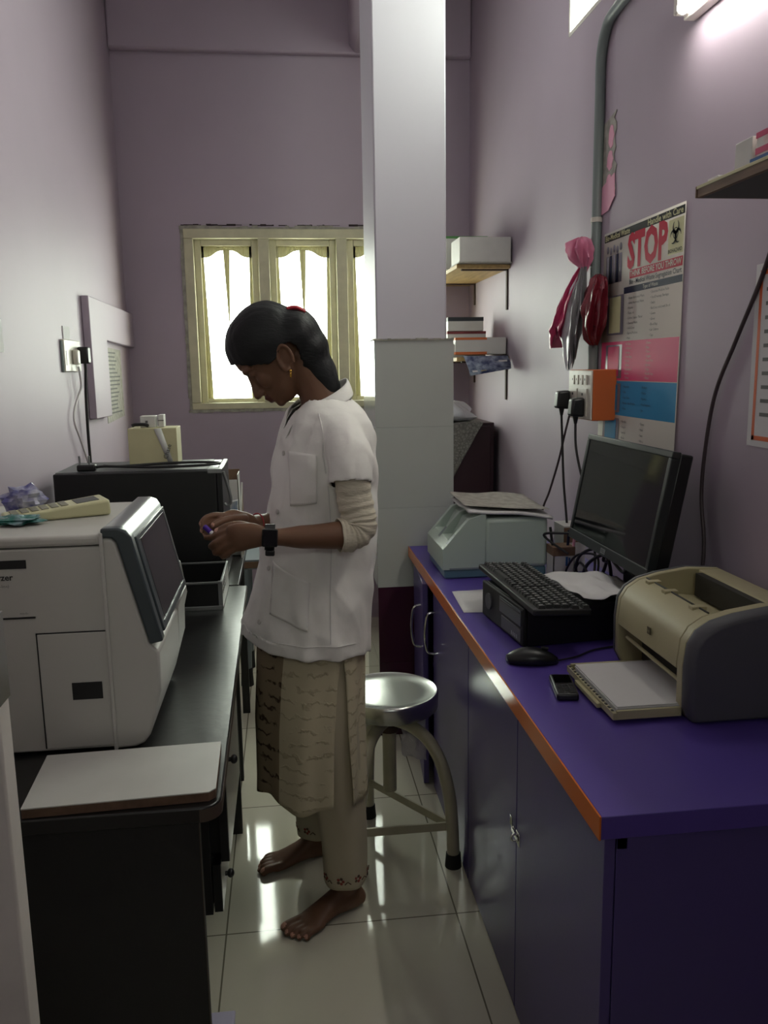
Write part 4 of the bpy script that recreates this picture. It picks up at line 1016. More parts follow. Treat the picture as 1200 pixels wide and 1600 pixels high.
# ------------------------------------------------------------------ left desk
DT = 0.73
dk = thing('desk', 'black laboratory desk with drawers along the left wall', 'desk', (-0.48, 2.04, 0))
b = MB(); rr = 0.035; cx, cy = -0.13 - rr, 1.312 + rr
poly = [(XL + 0.003, 1.312)] + [(cx + rr * math.sin(t * PI / 12), cy - rr * math.cos(t * PI / 12)) for t in range(7)] + [(-0.146, 2.77), (XL + 0.003, 2.77)]
b.prism(poly, 'z', DT - 0.028, DT, 'desk_black'); b.build('desk_top', dk, bevel=0.003, smooth=30)
b = MB(); b.prism([(p[0] + 0.0006, p[1] - 0.0004) for p in poly[1:9]] + [(poly[8][0] - 0.002, poly[8][1])] + [(p[0] - 0.002, p[1] + 0.002) for p in poly[1:8]][::-1], 'z', DT - 0.026, DT - 0.004, 'desk_edge'); b.build('edge_strip', dk)
b = MB(); b.box(XL + 0.02, -0.172, 1.355, 1.380, 0.0, DT - 0.028, 'desk_panel'); b.build('end_panel', dk, bevel=0.001)
b = MB(); b.box(-0.1725, -0.1712, 1.355, 1.3565, 0.0, DT - 0.035, 'desk_edge'); b.build('edge_strip', dk)
b = MB(); b.box(XL + 0.02, -0.178, 2.462, 2.487, 0.0, DT - 0.028, 'desk_panel'); b.build('leg_panel', dk, bevel=0.001)
b = MB(); b.box(XL + 0.02, XL + 0.035, 1.38, 2.462, 0.25, DT - 0.028, 'desk_panel'); b.build('back_panel', dk)
b = MB(); b.box(-0.60, -0.186, 1.62, 1.636, 0.315, DT - 0.028, 'desk_panel'); b.box(-0.60, -0.186, 2.0, 2.016, 0.315, DT - 0.028, 'desk_panel'); b.box(-0.60, -0.586, 1.636, 2.0, 0.315, DT - 0.028, 'desk_panel'); b.box(-0.586, -0.186, 1.636, 2.0, 0.315, 0.33, 'desk_panel'); b.build('drawer_housing', dk, bevel=0.001)
def drawer(z0, z1, out):
    x1 = -0.165 + out
    b = MB(); b.box(-0.58, x1 - 0.018, 1.64, 1.645, z0 + 0.01, z1 - 0.03, 'desk_panel'); b.box(-0.58, x1 - 0.018, 1.99, 1.995, z0 + 0.01, z1 - 0.03, 'desk_panel'); b.box(-0.58, x1 - 0.018, 1.645, 1.99, z0 + 0.01, z0 + 0.016, 'desk_panel')
    b.box(x1 - 0.018, x1 - 0.0015, 1.622, 2.014, z0, z1, 'desk_panel'); b.box(x1 - 0.0015, x1, 1.622, 2.014, z0, z1, 'drawer_sheen')  # thin front layer carries the painted-in reflection
    d = b.build('drawer', dk)
    b = MB(); zk = z1 - 0.07; b.cyl((x1, 1.70, zk), (x1 + 0.008, 1.70, zk), 0.005, 'black_plastic', n=12); b.ball((x1 + 0.012, 1.70, zk), (0.008, 0.010, 0.010), 'black_plastic'); b.build('knob', d)
drawer(0.435, 0.695, 0.019); drawer(0.32, 0.428, 0.0)

wb = thing('laminate_board', 'loose white laminate board with brown edge at the front of the black desk', 'board', (-0.30, 1.42, DT))
b = MB(); b.prism([(-0.45, 1.318), (-0.15, 1.331), (-0.139, 1.342), (-0.143, 1.523), (-0.46, 1.512)], 'z', DT + 0.001, DT + 0.0165, 'board_edge'); b.build('core', wb)
b = MB(); b.prism([(-0.4505, 1.3175), (-0.1495, 1.3305), (-0.1385, 1.342), (-0.1425, 1.5235), (-0.4605, 1.5125)], 'z', DT + 0.0165, DT + 0.0185, 'board_white'); b.build('white_face', wb)

# haematology analyser
ha = thing('laboratory_analyser', 'large white blood analyser with a tilted grey touch screen on the black desk', 'analyser', (-0.45, 1.75, DT))
AY0, AY1 = 1.556, 1.95
AT = 1.150
xs = -0.344      # seam
b = MB(); b.box(-0.80, xs - 0.001, AY0, AY1, DT + 0.006, AT - 0.018, 'analyzer_white'); b.build('body', ha, bevel=0.004)
b = MB(); b.box(-0.802, xs - 0.001, AY0 - 0.002, AY1 + 0.002, AT - 0.016, AT + 0.004, 'analyzer_white'); b.build('top_cover', ha, bevel=0.007, seg=3)
b = MB()
side = [(xs, DT + 0.004), (-0.306, DT + 0.006), (-0.290, DT + 0.013), (-0.2785, DT + 0.028), (-0.253, 0.846), (-0.2515, 0.935), (-0.262, 0.948), (-0.243, 0.948), (-0.292, 1.150), (-0.302, 1.156), (xs, 1.156)]
side = [(xs, DT + 0.004), (-0.306, DT + 0.006), (-0.290, DT + 0.013), (-0.2785, DT + 0.028), (-0.253, 0.846), (-0.2515, 0.925), (-0.270, 0.942), (-0.318, 1.138), (-0.326, 1.146), (xs, 1.148)]
b.prism(side, 'y', AY0 - 0.004, AY1, 'analyzer_white'); b.build('front_cheek', ha, bevel=0.005, seg=3)
b = MB(); b.box(xs - 0.003, xs + 0.004, AY0 - 0.009, AY0 + 0.02, DT + 0.002, AT + 0.008, 'analyzer_white'); b.build('corner_trim', ha, bevel=0.002)
b = MB()
band = [(xs, 1.149), (-0.324, 1.147), (-0.316, 1.138), (-0.268, 0.94), (-0.243, 0.945), (-0.289, 1.148), (-0.298, 1.161), (-0.312, 1.166), (xs, 1.166)]
b.prism(band, 'y', AY0 - 0.006, AY0 + 0.022, 'analyzer_grey'); b.build('screen_surround', ha, bevel=0.004, seg=3)
b = MB(); b.prism([(xs, 1.15), (-0.318, 1.147), (-0.27, 0.945), (-0.2485, 0.950), (-0.293, 1.147), (-0.301, 1.159), (-0.314, 1.1645), (xs, 1.1645)], 'y', AY0 + 0.022, AY1 + 0.004, 'analyzer_silver'); b.build('screen_hood', ha, bevel=0.004, seg=3)
def scr(u, v, d):     # point on the slanted screen plane, u along y, v up
    p0 = V((-0.2485, 0, 0.950)); p1 = V((-0.293, 0, 1.147)); q = p0.lerp(p1, v); n = V((0.975, 0, 0.22))
    return (q.x + n.x * d, AY0 + 0.022 + u * (AY1 - AY0 - 0.02), q.z + n.z * d)
def plate(b, u0, u1, v0, v1, d0, d1, m):
    b.hexa([scr(u0, v0, d0), scr(u1, v0, d0), scr(u1, v0, d1), scr(u0, v0, d1)], [scr(u0, v1, d0), scr(u1, v1, d0), scr(u1, v1, d1), scr(u0, v1, d1)], m)
b = MB(); plate(b, 0.02, 0.98, 0.02, 0.97, 0.0, 0.006, 'analyzer_grey'); b.build('screen_frame', ha, bevel=0.002)
b = MB(); plate(b, 0.10, 0.90, 0.12, 0.92, 0.0058, 0.0066, 'screen_dark'); b.build('touch_screen', ha)
b = MB(); plate(b, 0.07, 0.93, 0.08, 0.10, 0.006, 0.0075, 'analyzer_silver'); plate(b, 0.92, 0.94, 0.08, 0.94, 0.006, 0.0075, 'analyzer_silver'); b.build('screen_trim', ha)
b = MB(); b.prism([(-0.27, 0.80), (-0.253, 0.846), (-0.25, 0.93), (-0.243, 0.95), (-0.27, 0.95)], 'y', AY1 - 0.12, AY1 + 0.006, 'analyzer_white')
b.prism([(-0.318, DT + 0.004), (-0.302, DT + 0.01), (-0.262, 0.87), (-0.25, 0.92), (-0.262, 1.0), (-0.318, 1.0)], 'y', AY1 - 0.01, AY1 + 0.06, 'analyzer_white'); b.build('front_cheek', ha, bevel=0.005)
b = MB(); b.box(-0.472, xs - 0.002, AY0 - 0.003, AY0, DT + 0.012, 0.969, 'analyzer_white'); dp = b.build('door_panel', ha, bevel=0.0015)
b = MB()
b.box(-0.4745, -0.472, AY0 - 0.0012, AY0 + 0.001, DT + 0.012, 0.9715, 'ink_black'); b.box(-0.4745, xs - 0.002, AY0 - 0.0012, AY0 + 0.001, 0.969, 0.9715, 'ink_black'); b.build('panel_gap', ha)
b = MB(); b.box(-0.4165, -0.361, AY0 - 0.0045, AY0 - 0.003, 0.838, 0.872, 'ink_black'); b.build('finger_grip', dp, bevel=0.001)
b = MB(); b.box(-0.66, -0.4805, AY0 - 0.0012, AY0, 1.096, 1.112, 'ink_black'); b.box(-0.66, -0.472, AY0 - 0.0012, AY0, 1.0005, 1.004, 'ink_black'); b.build('black_stripes', ha)
b = MB(); b.text('Hematology Analyzer', 0.0165, front_text_y(-0.5055, AY0 - 0.0012, 1.080), 'ink_black', 'RIGHT', bold=0.02); b.text('(mono-line)', 0.008, front_text_y(-0.513, AY0 - 0.0012, 1.064), 'ink_grey', 'RIGHT'); b.text('mindo', 0.006, front_text_y(-0.4835, AY0 - 0.0012, 1.011), 'ink_grey', 'RIGHT'); b.build('lettering', ha)

# calculator and wrapper on the analyser
ca = thing('calculator', 'cream wedge-shaped desk calculator lying on the white analyser', 'calculator', (-0.47, 1.78, AT + 0.004))
A0 = AT + 0.0045
CM = Matrix.Translation((-0.475, 1.77, A0)) @ Matrix.Rotation(math.radians(24), 4, 'Z')
b = MB(CM); b.hexa([(-0.10, -0.035, 0.0), (0.10, -0.042, 0.0), (0.10, 0.042, 0.0), (-0.10, 0.035, 0.0)], [(-0.105, -0.038, 0.014), (0.098, -0.045, 0.034), (0.098, 0.045, 0.034), (-0.105, 0.038, 0.014)], 'beige_plastic'); b.build('case', ca, bevel=0.006, seg=3)
zz = lambda x: 0.014 + (x + 0.105) * 0.02 / 0.203
for i in range(6):
    for j in range(4):
        x = -0.09 + i * 0.019; y = -0.026 + j * 0.0145
        b = MB(CM); b.hexa([(x, y, zz(x)), (x + 0.014, y, zz(x + 0.014)), (x + 0.014, y + 0.010, zz(x + 0.014)), (x, y + 0.010, zz(x))], [(x, y, zz(x) + 0.0022), (x + 0.014, y, zz(x + 0.014) + 0.0022), (x + 0.014, y + 0.010, zz(x + 0.014) + 0.0022), (x, y + 0.010, zz(x) + 0.0022)], 'calc_keys')
        b.build('key', ca, bevel=0.0008)
b = MB(CM); x = 0.035; b.hexa([(x, -0.028, zz(x)), (x + 0.045, -0.028, zz(x + 0.045)), (x + 0.045, 0.028, zz(x + 0.045)), (x, 0.028, zz(x))], [(x, -0.028, zz(x) + 0.001), (x + 0.045, -0.028, zz(x + 0.045) + 0.001), (x + 0.045, 0.028, zz(x + 0.045) + 0.001), (x, 0.028, zz(x) + 0.001)], 'ink_grey'); b.build('display', ca)
def wrapper(name, lab, c, r, m, seed):
    b = MB(); k, n = 12, 22; rs = []
    for i in range(k + 1):
        ring = []
        for j in range(n):
            th = PI * (0.03 + 0.94 * i / k); a = 2 * PI * j / n
            d = V((math.sin(th) * math.cos(a), math.sin(th) * math.sin(a), math.cos(th)))
            w = 1 + 0.55 * noise.noise(d * 2.4 + V((seed, 0, 0)))
            p = V((d.x * r[0] * w, d.y * r[1] * w, max(-r[2], d.z * r[2] * w) + r[2]))
            ring.append(V(c) + p)
        rs.append(ring)
    b.rings(rs, m); return tag(b.build(name, smooth=25), lab, 'wrapper')
mat('foil_blue', (96, 96, 150), 0.25, var=0.9, vscale=28, vcol=(205, 205, 215)); mat('foil_green', (40, 110, 100), 0.25, var=0.9, vscale=26, vcol=(170, 190, 200))
wrapper('plastic_wrapper', 'crumpled blue and white wrapper standing behind the calculator', (-0.56, 1.84, A0), (0.042, 0.03, 0.028), 'foil_blue', 1)
wrapper('plastic_wrapper', 'flat green and blue wrapper sticking out under the calculator', (-0.535, 1.69, A0), (0.05, 0.03, 0.009), 'foil_green', 5)

# tray on the desk end
tr = thing('letter_tray', 'black open desk tray with grey rim and slotted side beside the white analyser', 'tray', (-0.28, 2.63, DT))
TY0, TY1, TX0, TX1 = 2.49, 2.765, -0.40, -0.206
b = MB()
b.box(TX0, TX1, TY0, TY0 + 0.003, DT + 0.012, DT + 0.085, 'black_plastic'); b.box(TX0, TX1, TY1 - 0.003, TY1, DT, DT + 0.085, 'black_plastic'); b.box(TX0, TX0 + 0.003, TY0, TY1, DT, DT + 0.085, 'black_plastic'); b.box(TX0, TX1, TY0, TY1, DT, DT + 0.004, 'black_plastic')
b.build('tray_body', tr)
b = MB(); b.box(TX1 - 0.012, TX1, TY0 - 0.002, TY0 + 0.012, DT, DT + 0.088, 'silver_line'); b.box(TX1 - 0.002, TX1, TY0, TY1, DT, DT + 0.088, 'board_white'); b.build('side_wall', tr)
b = MB()
for k in range(4):
    for j in range(2): b.box(TX1 - 0.0005, TX1 + 0.0005, TY0 + 0.02 + k * 0.03, TY0 + 0.034 + k * 0.03, DT + 0.045 + j * 0.018, DT + 0.056 + j * 0.018, 'ink_black')
b.build('slots', tr)
b = MB()
b.box(TX0, TX1, TY0 - 0.003, TY0 + 0.006, DT + 0.082, DT + 0.088, 'silver_line'); b.box(TX0, TX1, TY1 - 0.005, TY1 + 0.003, DT + 0.082, DT + 0.088, 'silver_line'); b.box(TX0, TX1, TY0 - 0.003, TY0 + 0.004, DT, DT + 0.013, 'silver_line'); b.box(TX1 - 0.006, TX1 + 0.001, TY0, TY1, DT + 0.084, DT + 0.089, 'silver_line'); b.box(TX0, TX1, TY0 + 0.02, TY0 + 0.024, DT + 0.072, DT + 0.076, 'silver_line')
b.build('rim', tr, bevel=0.001)

# side table beyond the desk with the black cabinet on it
tbz = 0.73
sd = thing('side_table', 'dark side table behind the black desk under the black incubator', 'table', (-0.5, 3.1, 0))
b = MB(); b.box(XL + 0.004, -0.175, 2.785, 3.45, tbz - 0.025, tbz, 'desk_black'); b.build('table_top', sd, bevel=0.002)
for (x, y) in ((XL + 0.03, 2.81), (-0.22, 2.81), (XL + 0.03, 3.41), (-0.22, 3.41)):
    b = MB(); b.box(x, x + 0.03, y, y + 0.03, 0, tbz - 0.025, 'desk_panel'); b.build('leg', sd)
bc = thing('incubator', 'black box-shaped laboratory incubator with silver front corner behind the white analyser', 'incubator', (-0.48, 2.97, tbz))
BX0, BX1, BY0, BY1, BT = -0.757, -0.232, 2.80, 3.13, 1.122
b = MB(); b.box(BX0, BX1, BY0, BY1, tbz + 0.01, BT, 'black_plastic'); b.box(BX0 + 0.03, BX0 + 0.06, BY0 + 0.03, BY0 + 0.06, tbz, tbz + 0.01, 'black_rubber'); b.box(BX1 - 0.06, BX1 - 0.03, BY0 + 0.03, BY0 + 0.06, tbz, tbz + 0.01, 'black_rubber'); b.box(BX1 - 0.06, BX1 - 0.03, BY1 - 0.06, BY1 - 0.03, tbz, tbz + 0.01, 'black_rubber'); b.build('housing', bc, bevel=0.005)
b = MB(); b.box(BX0 + 0.004, BX1 - 0.03, BY0 + 0.02, BY1 - 0.005, BT, BT + 0.002, 'printer_grey'); b.build('top_panel', bc)
b = MB(); b.box(BX1, BX1 + 0.018, BY0 - 0.002, BY1, tbz + 0.012, BT + 0.002, 'black_plastic'); b.build('door', bc, bevel=0.004)
b = MB(); b.box(BX1 - 0.03, BX1 + 0.018, BY0 - 0.003, BY0 + 0.05, BT - 0.012, BT + 0.004, 'silver_line'); b.build('corner_plate', bc, bevel=0.003)
b = MB(); b.tube(bez([(BX1 + 0.02, BY0 + 0.03, BT - 0.01), (BX1 + 0.034, BY0 + 0.03, BT - 0.06), (BX1 + 0.042, BY0 + 0.03, BT - 0.11), (BX1 + 0.03, BY0 + 0.03, BT - 0.125), (BX1 + 0.02, BY0 + 0.03, BT - 0.118)], 6), 0.005, 'silver_line', 8); b.build('handle', bc)
# plug lying on it with its cord
t = thing('power_plug', 'black three-pin plug lying pins up on top of the black incubator', 'plug', (-0.66, 2.86, BT + 0.002))
b = MB(); b.box(-0.69, -0.63, 2.84, 2.875, BT + 0.0025, BT + 0.024, 'black_plastic'); b.build('plug_body', t, bevel=0.005)
b = MB()
for px_ in (-0.683, -0.652): b.cyl((px_, 2.86, BT + 0.024), (px_, 2.86, BT + 0.052), 0.0035, 'silver_line', n=10)
b.build('pins', t)
b = MB(); b.tube(bez([(-0.63, 2.858, BT + 0.014), (-0.60, 2.858, BT + 0.016), (-0.52, 2.86, BT + 0.012), (-0.42, 2.845, BT + 0.010), (-0.30, 2.84, BT + 0.012), (-0.235, 2.86, BT + 0.014), (-0.232, 2.91, BT + 0.012), (-0.30, 2.945, BT + 0.012), (-0.42, 2.94, BT + 0.012), (-0.56, 2.90, BT + 0.010), (-0.62, 2.93, BT + 0.010)], 8), 0.0045, 'cable_black', 8); b.build('cord', t)
carton('storage_box', 'cream square box standing on the black incubator', -0.545, -0.378, 2.99, 3.11, BT + 0.0025, 0.128, 'beige_card', bands=())
b = MB(); b.quad((-0.455, 2.9885, 1.250), (-0.43, 2.9885, 1.2525), (-0.395, 2.9885, 1.135), (-0.412, 2.9885, 1.132), 'board_white'); b.text('Chase', 0.022, Matrix.Translation((-0.412, 2.9880, 1.17)) @ Matrix.Rotation(math.radians(-72), 4, 'Y') @ front_text_y(0, 0, 0), 'ink_grey'); tag(b.build('paper_strip', solid=0.0006), 'white printed paper strip stuck slanting on the cream box', 'strip')
BB = BT + 0.1315
carton('carton', 'small white medicine carton on the cream box, the left of two', -0.505, -0.452, 3.02, 3.07, BB, 0.04, bands=((0.35, 0.5, 0.4, 0.6, 'ink_grey'),))
carton('carton', 'small white medicine carton on the cream box, the right of two', -0.444, -0.425, 3.03, 3.08, BB, 0.043, bands=((0, 1, 0.5, 0.58, 'ink_grey'),))
b = MB(); b.tube(bez([(-0.535, 3.02, BB + 0.006), (-0.52, 3.02, BB + 0.011), (-0.49, 3.012, BB + 0.011), (-0.475, 3.005, BB + 0.006)], 6), [0.003] + [0.006] * 17 + [0.003], 'black_plastic', 10); tag(b.build('hose_clip'), 'short black curved clip lying on the cream box before the cartons', 'clip')

# open carton and papers beyond
oc = thing('open_carton', 'open white carton standing behind the black incubator by the back wall', 'box', (-0.225, 3.30, tbz))
b = MB(); x0, x1, y0, y1, z0, z1, w = -0.268, -0.187, 3.24, 3.36, tbz, 1.058, 0.003
b.box(x0, x1, y0, y0 + w, z0, 1.03, 'white_card'); b.box(x0, x1, y1 - w, y1, z0, z1, 'brown_card'); b.box(x0, x0 + w, y0, y1, z0, 1.04, 'white_card'); b.box(x1 - w, x1, y0, y1, z0, 1.05, 'white_card'); b.box(x0, x1, y0, y1, z0, z0 + w, 'white_card'); b.build('carton_wall', oc)
b = MB(); b.prism([(-0.252, 0.87), (-0.192, 0.89), (-0.190, 0.955), (-0.25, 0.945)], 'y', 3.19, 3.235, 'flyer_blue'); tag(b.build('leaflet_bundle'), 'blue and white bundle of leaflets leaning in front of the open carton', 'leaflets')
mat('leaflet', (205, 205, 200), 0.6, var=0.8, vscale=30, vcol=(120, 140, 170))
bpy.data.objects['leaflet_bundle'].data.materials[0] = MATS['leaflet']
bs = thing('brown_board', 'brown board leaning edge-on beside the open white carton', 'board', (-0.178, 3.3, tbz))
b = MB(); b.prism([(3.20, tbz), (3.42, tbz), (3.42, 0.99), (3.20, 0.86)], 'x', -0.185, -0.180, 'brown_card'); b.build('board', bs)
b = MB(); b.prism([(3.195, tbz), (3.20, tbz), (3.20, 0.86), (3.42, 0.99), (3.42, 0.996), (3.195, 0.866)], 'x', -0.186, -0.179, 'board_white'); b.build('pale_edge', bs)

# grey stool beyond the desk
gs = thing('step_stool', 'grey metal stool with black rubber feet beyond the end of the black desk', 'stool', (-0.12, 3.9, 0))
b = MB(); b.box(-0.24, 0.06, 3.72, 4.0, 0.555, 0.60, 'pale_strip'); b.box(-0.225, 0.06, 3.715, 3.72, 0.562, 0.592, 'brown_card'); b.build('seat', gs, bevel=0.006)
for (x, y) in ((-0.215, 3.74), (0.035, 3.74), (-0.215, 3.98), (0.035, 3.98)):
    b = MB(); b.cyl((x * 0.9 - 0.01, y, 0.556), (x, y, 0.05), 0.024, 'pale_strip', n=14); lg = b.build('leg', gs)
    b = MB(); b.cyl((x, y, 0.0), (x, y, 0.085), 0.03, 'black_rubber', 0.026, 14); b.build('rubber_foot', lg)

# left wall things
sp = thing('socket_plate', 'white socket plate with grime on the left wall', 'socket', (XL + 0.006, 3.41, 1.51))
b = MB(); b.box(XL, XL + 0.014, 3.28, 3.53, 1.452, 1.572, 'switch_white'); b.box(XL, XL + 0.010, 3.272, 3.30, 1.450, 1.566, 'pipe_grey'); b.build('plate', sp, bevel=0.003)
b = MB(); b.box(XL + 0.014, XL + 0.0155, 3.30, 3.38, 1.475, 1.53, 'switch_white'); b.build('switch', sp)
b = MB(); b.box(XL, XL + 0.004, 3.325, 3.42, 1.574, 1.622, 'paper_white'); tag(b.build('paper_tag'), 'small white paper tag tucked above the left wall socket', 'paper')
t = thing('adapter_plug', 'white plug with white cord in the left wall socket', 'plug', (XL + 0.03, 3.40, 1.50))
b = MB(); b.box(XL + 0.014, XL + 0.036, 3.385, 3.43, 1.478, 1.535, 'switch_white'); b.build('plug_body', t, bevel=0.006)
b = MB(); b.tube(bez([(XL + 0.03, 3.41, 1.47), (XL + 0.03, 3.43, 1.40), (XL + 0.02, 3.42, 1.36), (XL + 0.015, 3.36, 1.31), (XL + 0.015, 3.34, 1.26), (XL + 0.02, 3.38, 1.20), (XL + 0.02, 3.46, 1.12), (XL + 0.02, 3.50, 1.07), (XL + 0.03, 3.48, 1.0), (XL + 0.03, 3.47, 0.74)], 8), 0.004, 'cable_white', 8); b.build('cord', t)
t = thing('power_plug', 'black plug with black cord in the left wall socket', 'plug', (XL + 0.03, 3.50, 1.50))
b = MB(); b.box(XL + 0.014, XL + 0.055, 3.475, 3.525, 1.482, 1.548, 'black_plastic'); b.build('plug_body', t, bevel=0.006)
b = MB(); b.tube(bez([(XL + 0.035, 3.50, 1.485), (XL + 0.035, 3.505, 1.46), (XL + 0.025, 3.52, 1.35), (XL + 0.02, 3.53, 1.2), (XL + 0.02, 3.535, 1.08), (XL + 0.03, 3.5, 0.95), (XL + 0.03, 3.45, 0.74)], 8), 0.006, 'cable_black', 8); b.build('cord', t)
# boxed-in duct in the shape of an upside-down L, painted like the wall
b = MB(); b.prism([(3.66, 1.252), (3.66, 1.762), (4.699, 1.752), (4.699, 1.575), (3.985, 1.59), (3.985, 1.248)], 'x', XL + 0.001, XL + 0.032, 'lilac_paint'); tag(b.build('boxed_duct', bevel=0.004), 'lilac boxed duct in upside-down L shape on the left wall', 'duct')
b = MB(); b.prism([(4.03, 1.21), (4.45, 1.225), (4.44, 1.555), (4.02, 1.565)], 'x', XL, XL + 0.002, 'paper_grey'); pn = tag(b.build('notice'), 'aged printed notice under the boxed duct on the left wall', 'notice')
b = MB(); random.seed(4)
for k in range(16): b.box(XL + 0.002, XL + 0.0025, 4.07, 4.07 + random.uniform(0.2, 0.33), 1.535 - k * 0.019, 1.542 - k * 0.019, 'ink_grey')
b.build('printed_lines', pn)
b = MB(); b.prism([(2.2, 1.51), (2.63, 1.512), (2.626, 1.606), (2.2, 1.61)], 'x', XL, XL + 0.002, 'paper_white'); tag(b.build('notice'), 'white paper on the left wall at the picture edge', 'notice')
# flat lavender box on the floor
lb = thing('flat_box', 'flat lavender box on the floor beside the desk end panel', 'box', (-0.2, 1.6, 0))
b = MB(); b.box(-0.30, -0.158, 1.50, 1.675, 0.0, 0.028, 'lavender_plastic'); b.build('box_body', lb, bevel=0.003)
b = MB(); b.box(-0.302, -0.156, 1.498, 1.677, 0.0285, 0.036, 'lavender_plastic'); b.build('lid', lb, bevel=0.003)

# ------------------------------------------------------------------ the person
from mathutils.bvhtree import BVHTree
def remeshed(b, voxel, iters=4, fac=0.5):
    me = bpy.data.meshes.new('tmp'); me.from_pydata([tuple(p) for p in b.v], [], b.f); me.update()
    bm = bmesh.new(); bm.from_mesh(me); bmesh.ops.recalc_face_normals(bm, faces=bm.faces); bm.to_mesh(me); bm.free()
    o = bpy.data.objects.new('tmp', me); COL.objects.link(o)
    m = o.modifiers.new('r', 'REMESH'); m.mode = 'VOXEL'; m.voxel_size = voxel
    if iters:
        s = o.modifiers.new('s', 'SMOOTH'); s.factor = fac; s.iterations = iters
    dg = bpy.context.evaluated_depsgraph_get(); dg.update()
    out = bpy.data.meshes.new_from_object(o.evaluated_get(dg))
    bpy.data.objects.remove(o); bpy.data.meshes.remove(me)
    return out
def link_mesh(name, me, parent, mats, solid=0.0, smooth=180):
    me.name = name
    off = parent_loc(parent) if parent else V((0, 0, 0))
    for p in me.vertices: p.co = p.co - off
    me.materials.clear()
    for q in mats: me.materials.append(MATS[q])
    me.polygons.foreach_set('use_smooth', [True] * len(me.polygons))
    if smooth < 180: me.set_sharp_from_angle(angle=math.radians(smooth))
    o = bpy.data.objects.new(name, me); COL.objects.link(o)
    if parent: o.parent = parent
    if solid:
        s = o.modifiers.new('thickness', 'SOLIDIFY'); s.thickness = solid; s.offset = -1
    return o
PY = 2.09
OH = V((0.051, PY, 1.426)); HU = V((-0.743, 0, 0.669)); HN = V((-0.669, 0, -0.743)); HC = V((0, -1, 0))
def hp(a, b, c=0.0): return OH + HU * a + HN * b + HC * c
SL = [(-0.012, 0.060, 0.030, 0.012), (-0.004, 0.078, 0.020, 0.018), (0.004, 0.086, 0.012, 0.024), (0.015, 0.090, -0.005, 0.033), (0.035, 0.090, -0.030, 0.046), (0.06, 0.089, -0.064, 0.056), (0.085, 0.086, -0.084, 0.063), (0.105, 0.084, -0.092, 0.067),
      (0.13, 0.089, -0.095, 0.070), (0.155, 0.084, -0.092, 0.069), (0.178, 0.066, -0.076, 0.060), (0.197, 0.040, -0.049, 0.044), (0.207, 0.012, -0.018, 0.020)]
def head_rings(grow=0.0, n=36, lo=-1, p=2.15):
    rs = []
    for a, f, k, w in SL:
        if a < lo: continue
        a2 = a + (grow if a > 0.17 else 0); f2, k2, w2 = f + grow, k - grow, w + grow
        cb, rb = (f2 + k2) / 2, (f2 - k2) / 2
        ring = []
        for j in range(n):
            th = 2 * PI * j / n; c, s = math.cos(th), math.sin(th)
            cc = math.copysign(abs(c) ** (2 / p), c); ss = math.copysign(abs(s) ** (2 / p), s)
            wid = w2 * (1 - 0.22 * max(0, cc) ** 2 * (1 if a < 0.12 else 0.5))       # face narrower than the back of the head
            ring.append(hp(a2, cb + rb * cc, wid * ss))
        rs.append(ring)
    return rs
def ell(b, c, ax, m='skin', n=14, k=10):
    # ellipsoid from three axis vectors
    vs = []; fs = []
    for i in range(k + 1):
        th = PI * min(max(i / k, 0.02), 0.98)
        for j in range(n):
            ph = 2 * PI * j / n
            vs.append(V(c) + ax[0] * (math.sin(th) * math.cos(ph)) + ax[1] * (math.sin(th) * math.sin(ph)) + ax[2] * (-math.cos(th)))
    fs = [(i * n + j, i * n + (j + 1) % n, (i + 1) * n + (j + 1) % n, (i + 1) * n + j) for i in range(k) for j in range(n)]
    fs += [tuple(range(n))[::-1], tuple(range(k * n, (k + 1) * n))]
    b.add(vs, fs, m)
def limb(b, pts, rad, n=18, sub=6, caps=True):
    q = bez(pts, sub); k = len(pts) - 1; rr = []
    for i in range(len(q)):
        t = i / sub; j = min(int(t), k - 1); f = t - j
        f = f * f * (3 - 2 * f)
        r0_, r1_ = rad[j], rad[j + 1]
        r0_ = r0_ if isinstance(r0_, tuple) else (r0_, r0_); r1_ = r1_ if isinstance(r1_, tuple) else (r1_, r1_)
        rr.append((r0_[0] * (1 - f) + r1_[0] * f, r0_[1] * (1 - f) + r1_[1] * f))
    b.tube(q, rr, 'skin', n)
    if caps:
        ra, rb = rr[0], rr[-1]
        b.ball(q[0], min(ra) * 0.98, 'skin'); b.ball(q[-1], min(rb) * 0.98, 'skin')

B = MB()
B.rings(head_rings(), 'skin')
# nose
limb(B, [hp(0.100, 0.083), hp(0.085, 0.090), hp(0.068, 0.100), hp(0.058, 0.106)], [0.008, 0.0085, 0.010, 0.0105], 12, 4)
for s in (-1, 1): ell(B, hp(0.054, 0.096, s * 0.0105), [HU * 0.007, HN * 0.010, HC * 0.0065])
# brow ridge, lids, cheeks, lips, chin
for s in (-1, 1):
    limb(B, [hp(0.113, 0.084, s * 0.008), hp(0.118, 0.082, s * 0.026), hp(0.113, 0.068, s * 0.046)], [0.006, 0.007, 0.006], 10, 4)
    ell(B, hp(0.100, 0.072, s * 0.030), [HU * 0.0095, HN * 0.0105, HC * 0.014])
    ell(B, hp(0.070, 0.056, s * 0.032), [HU * 0.026, HN * 0.026, HC * 0.017])
limb(B, [hp(0.034, 0.080, -0.022), hp(0.0375, 0.094, -0.009), hp(0.0365, 0.0965, 0), hp(0.0375, 0.094, 0.009), hp(0.034, 0.080, 0.022)], [0.003, 0.0058, 0.006, 0.0058, 0.003], 10, 4)
limb(B, [hp(0.030, 0.080, -0.020), hp(0.0255, 0.091, -0.009), hp(0.0245, 0.0935, 0), hp(0.0255, 0.091, 0.009), hp(0.030, 0.080, 0.020)], [0.003, 0.0062, 0.0068, 0.0062, 0.003], 10, 4)
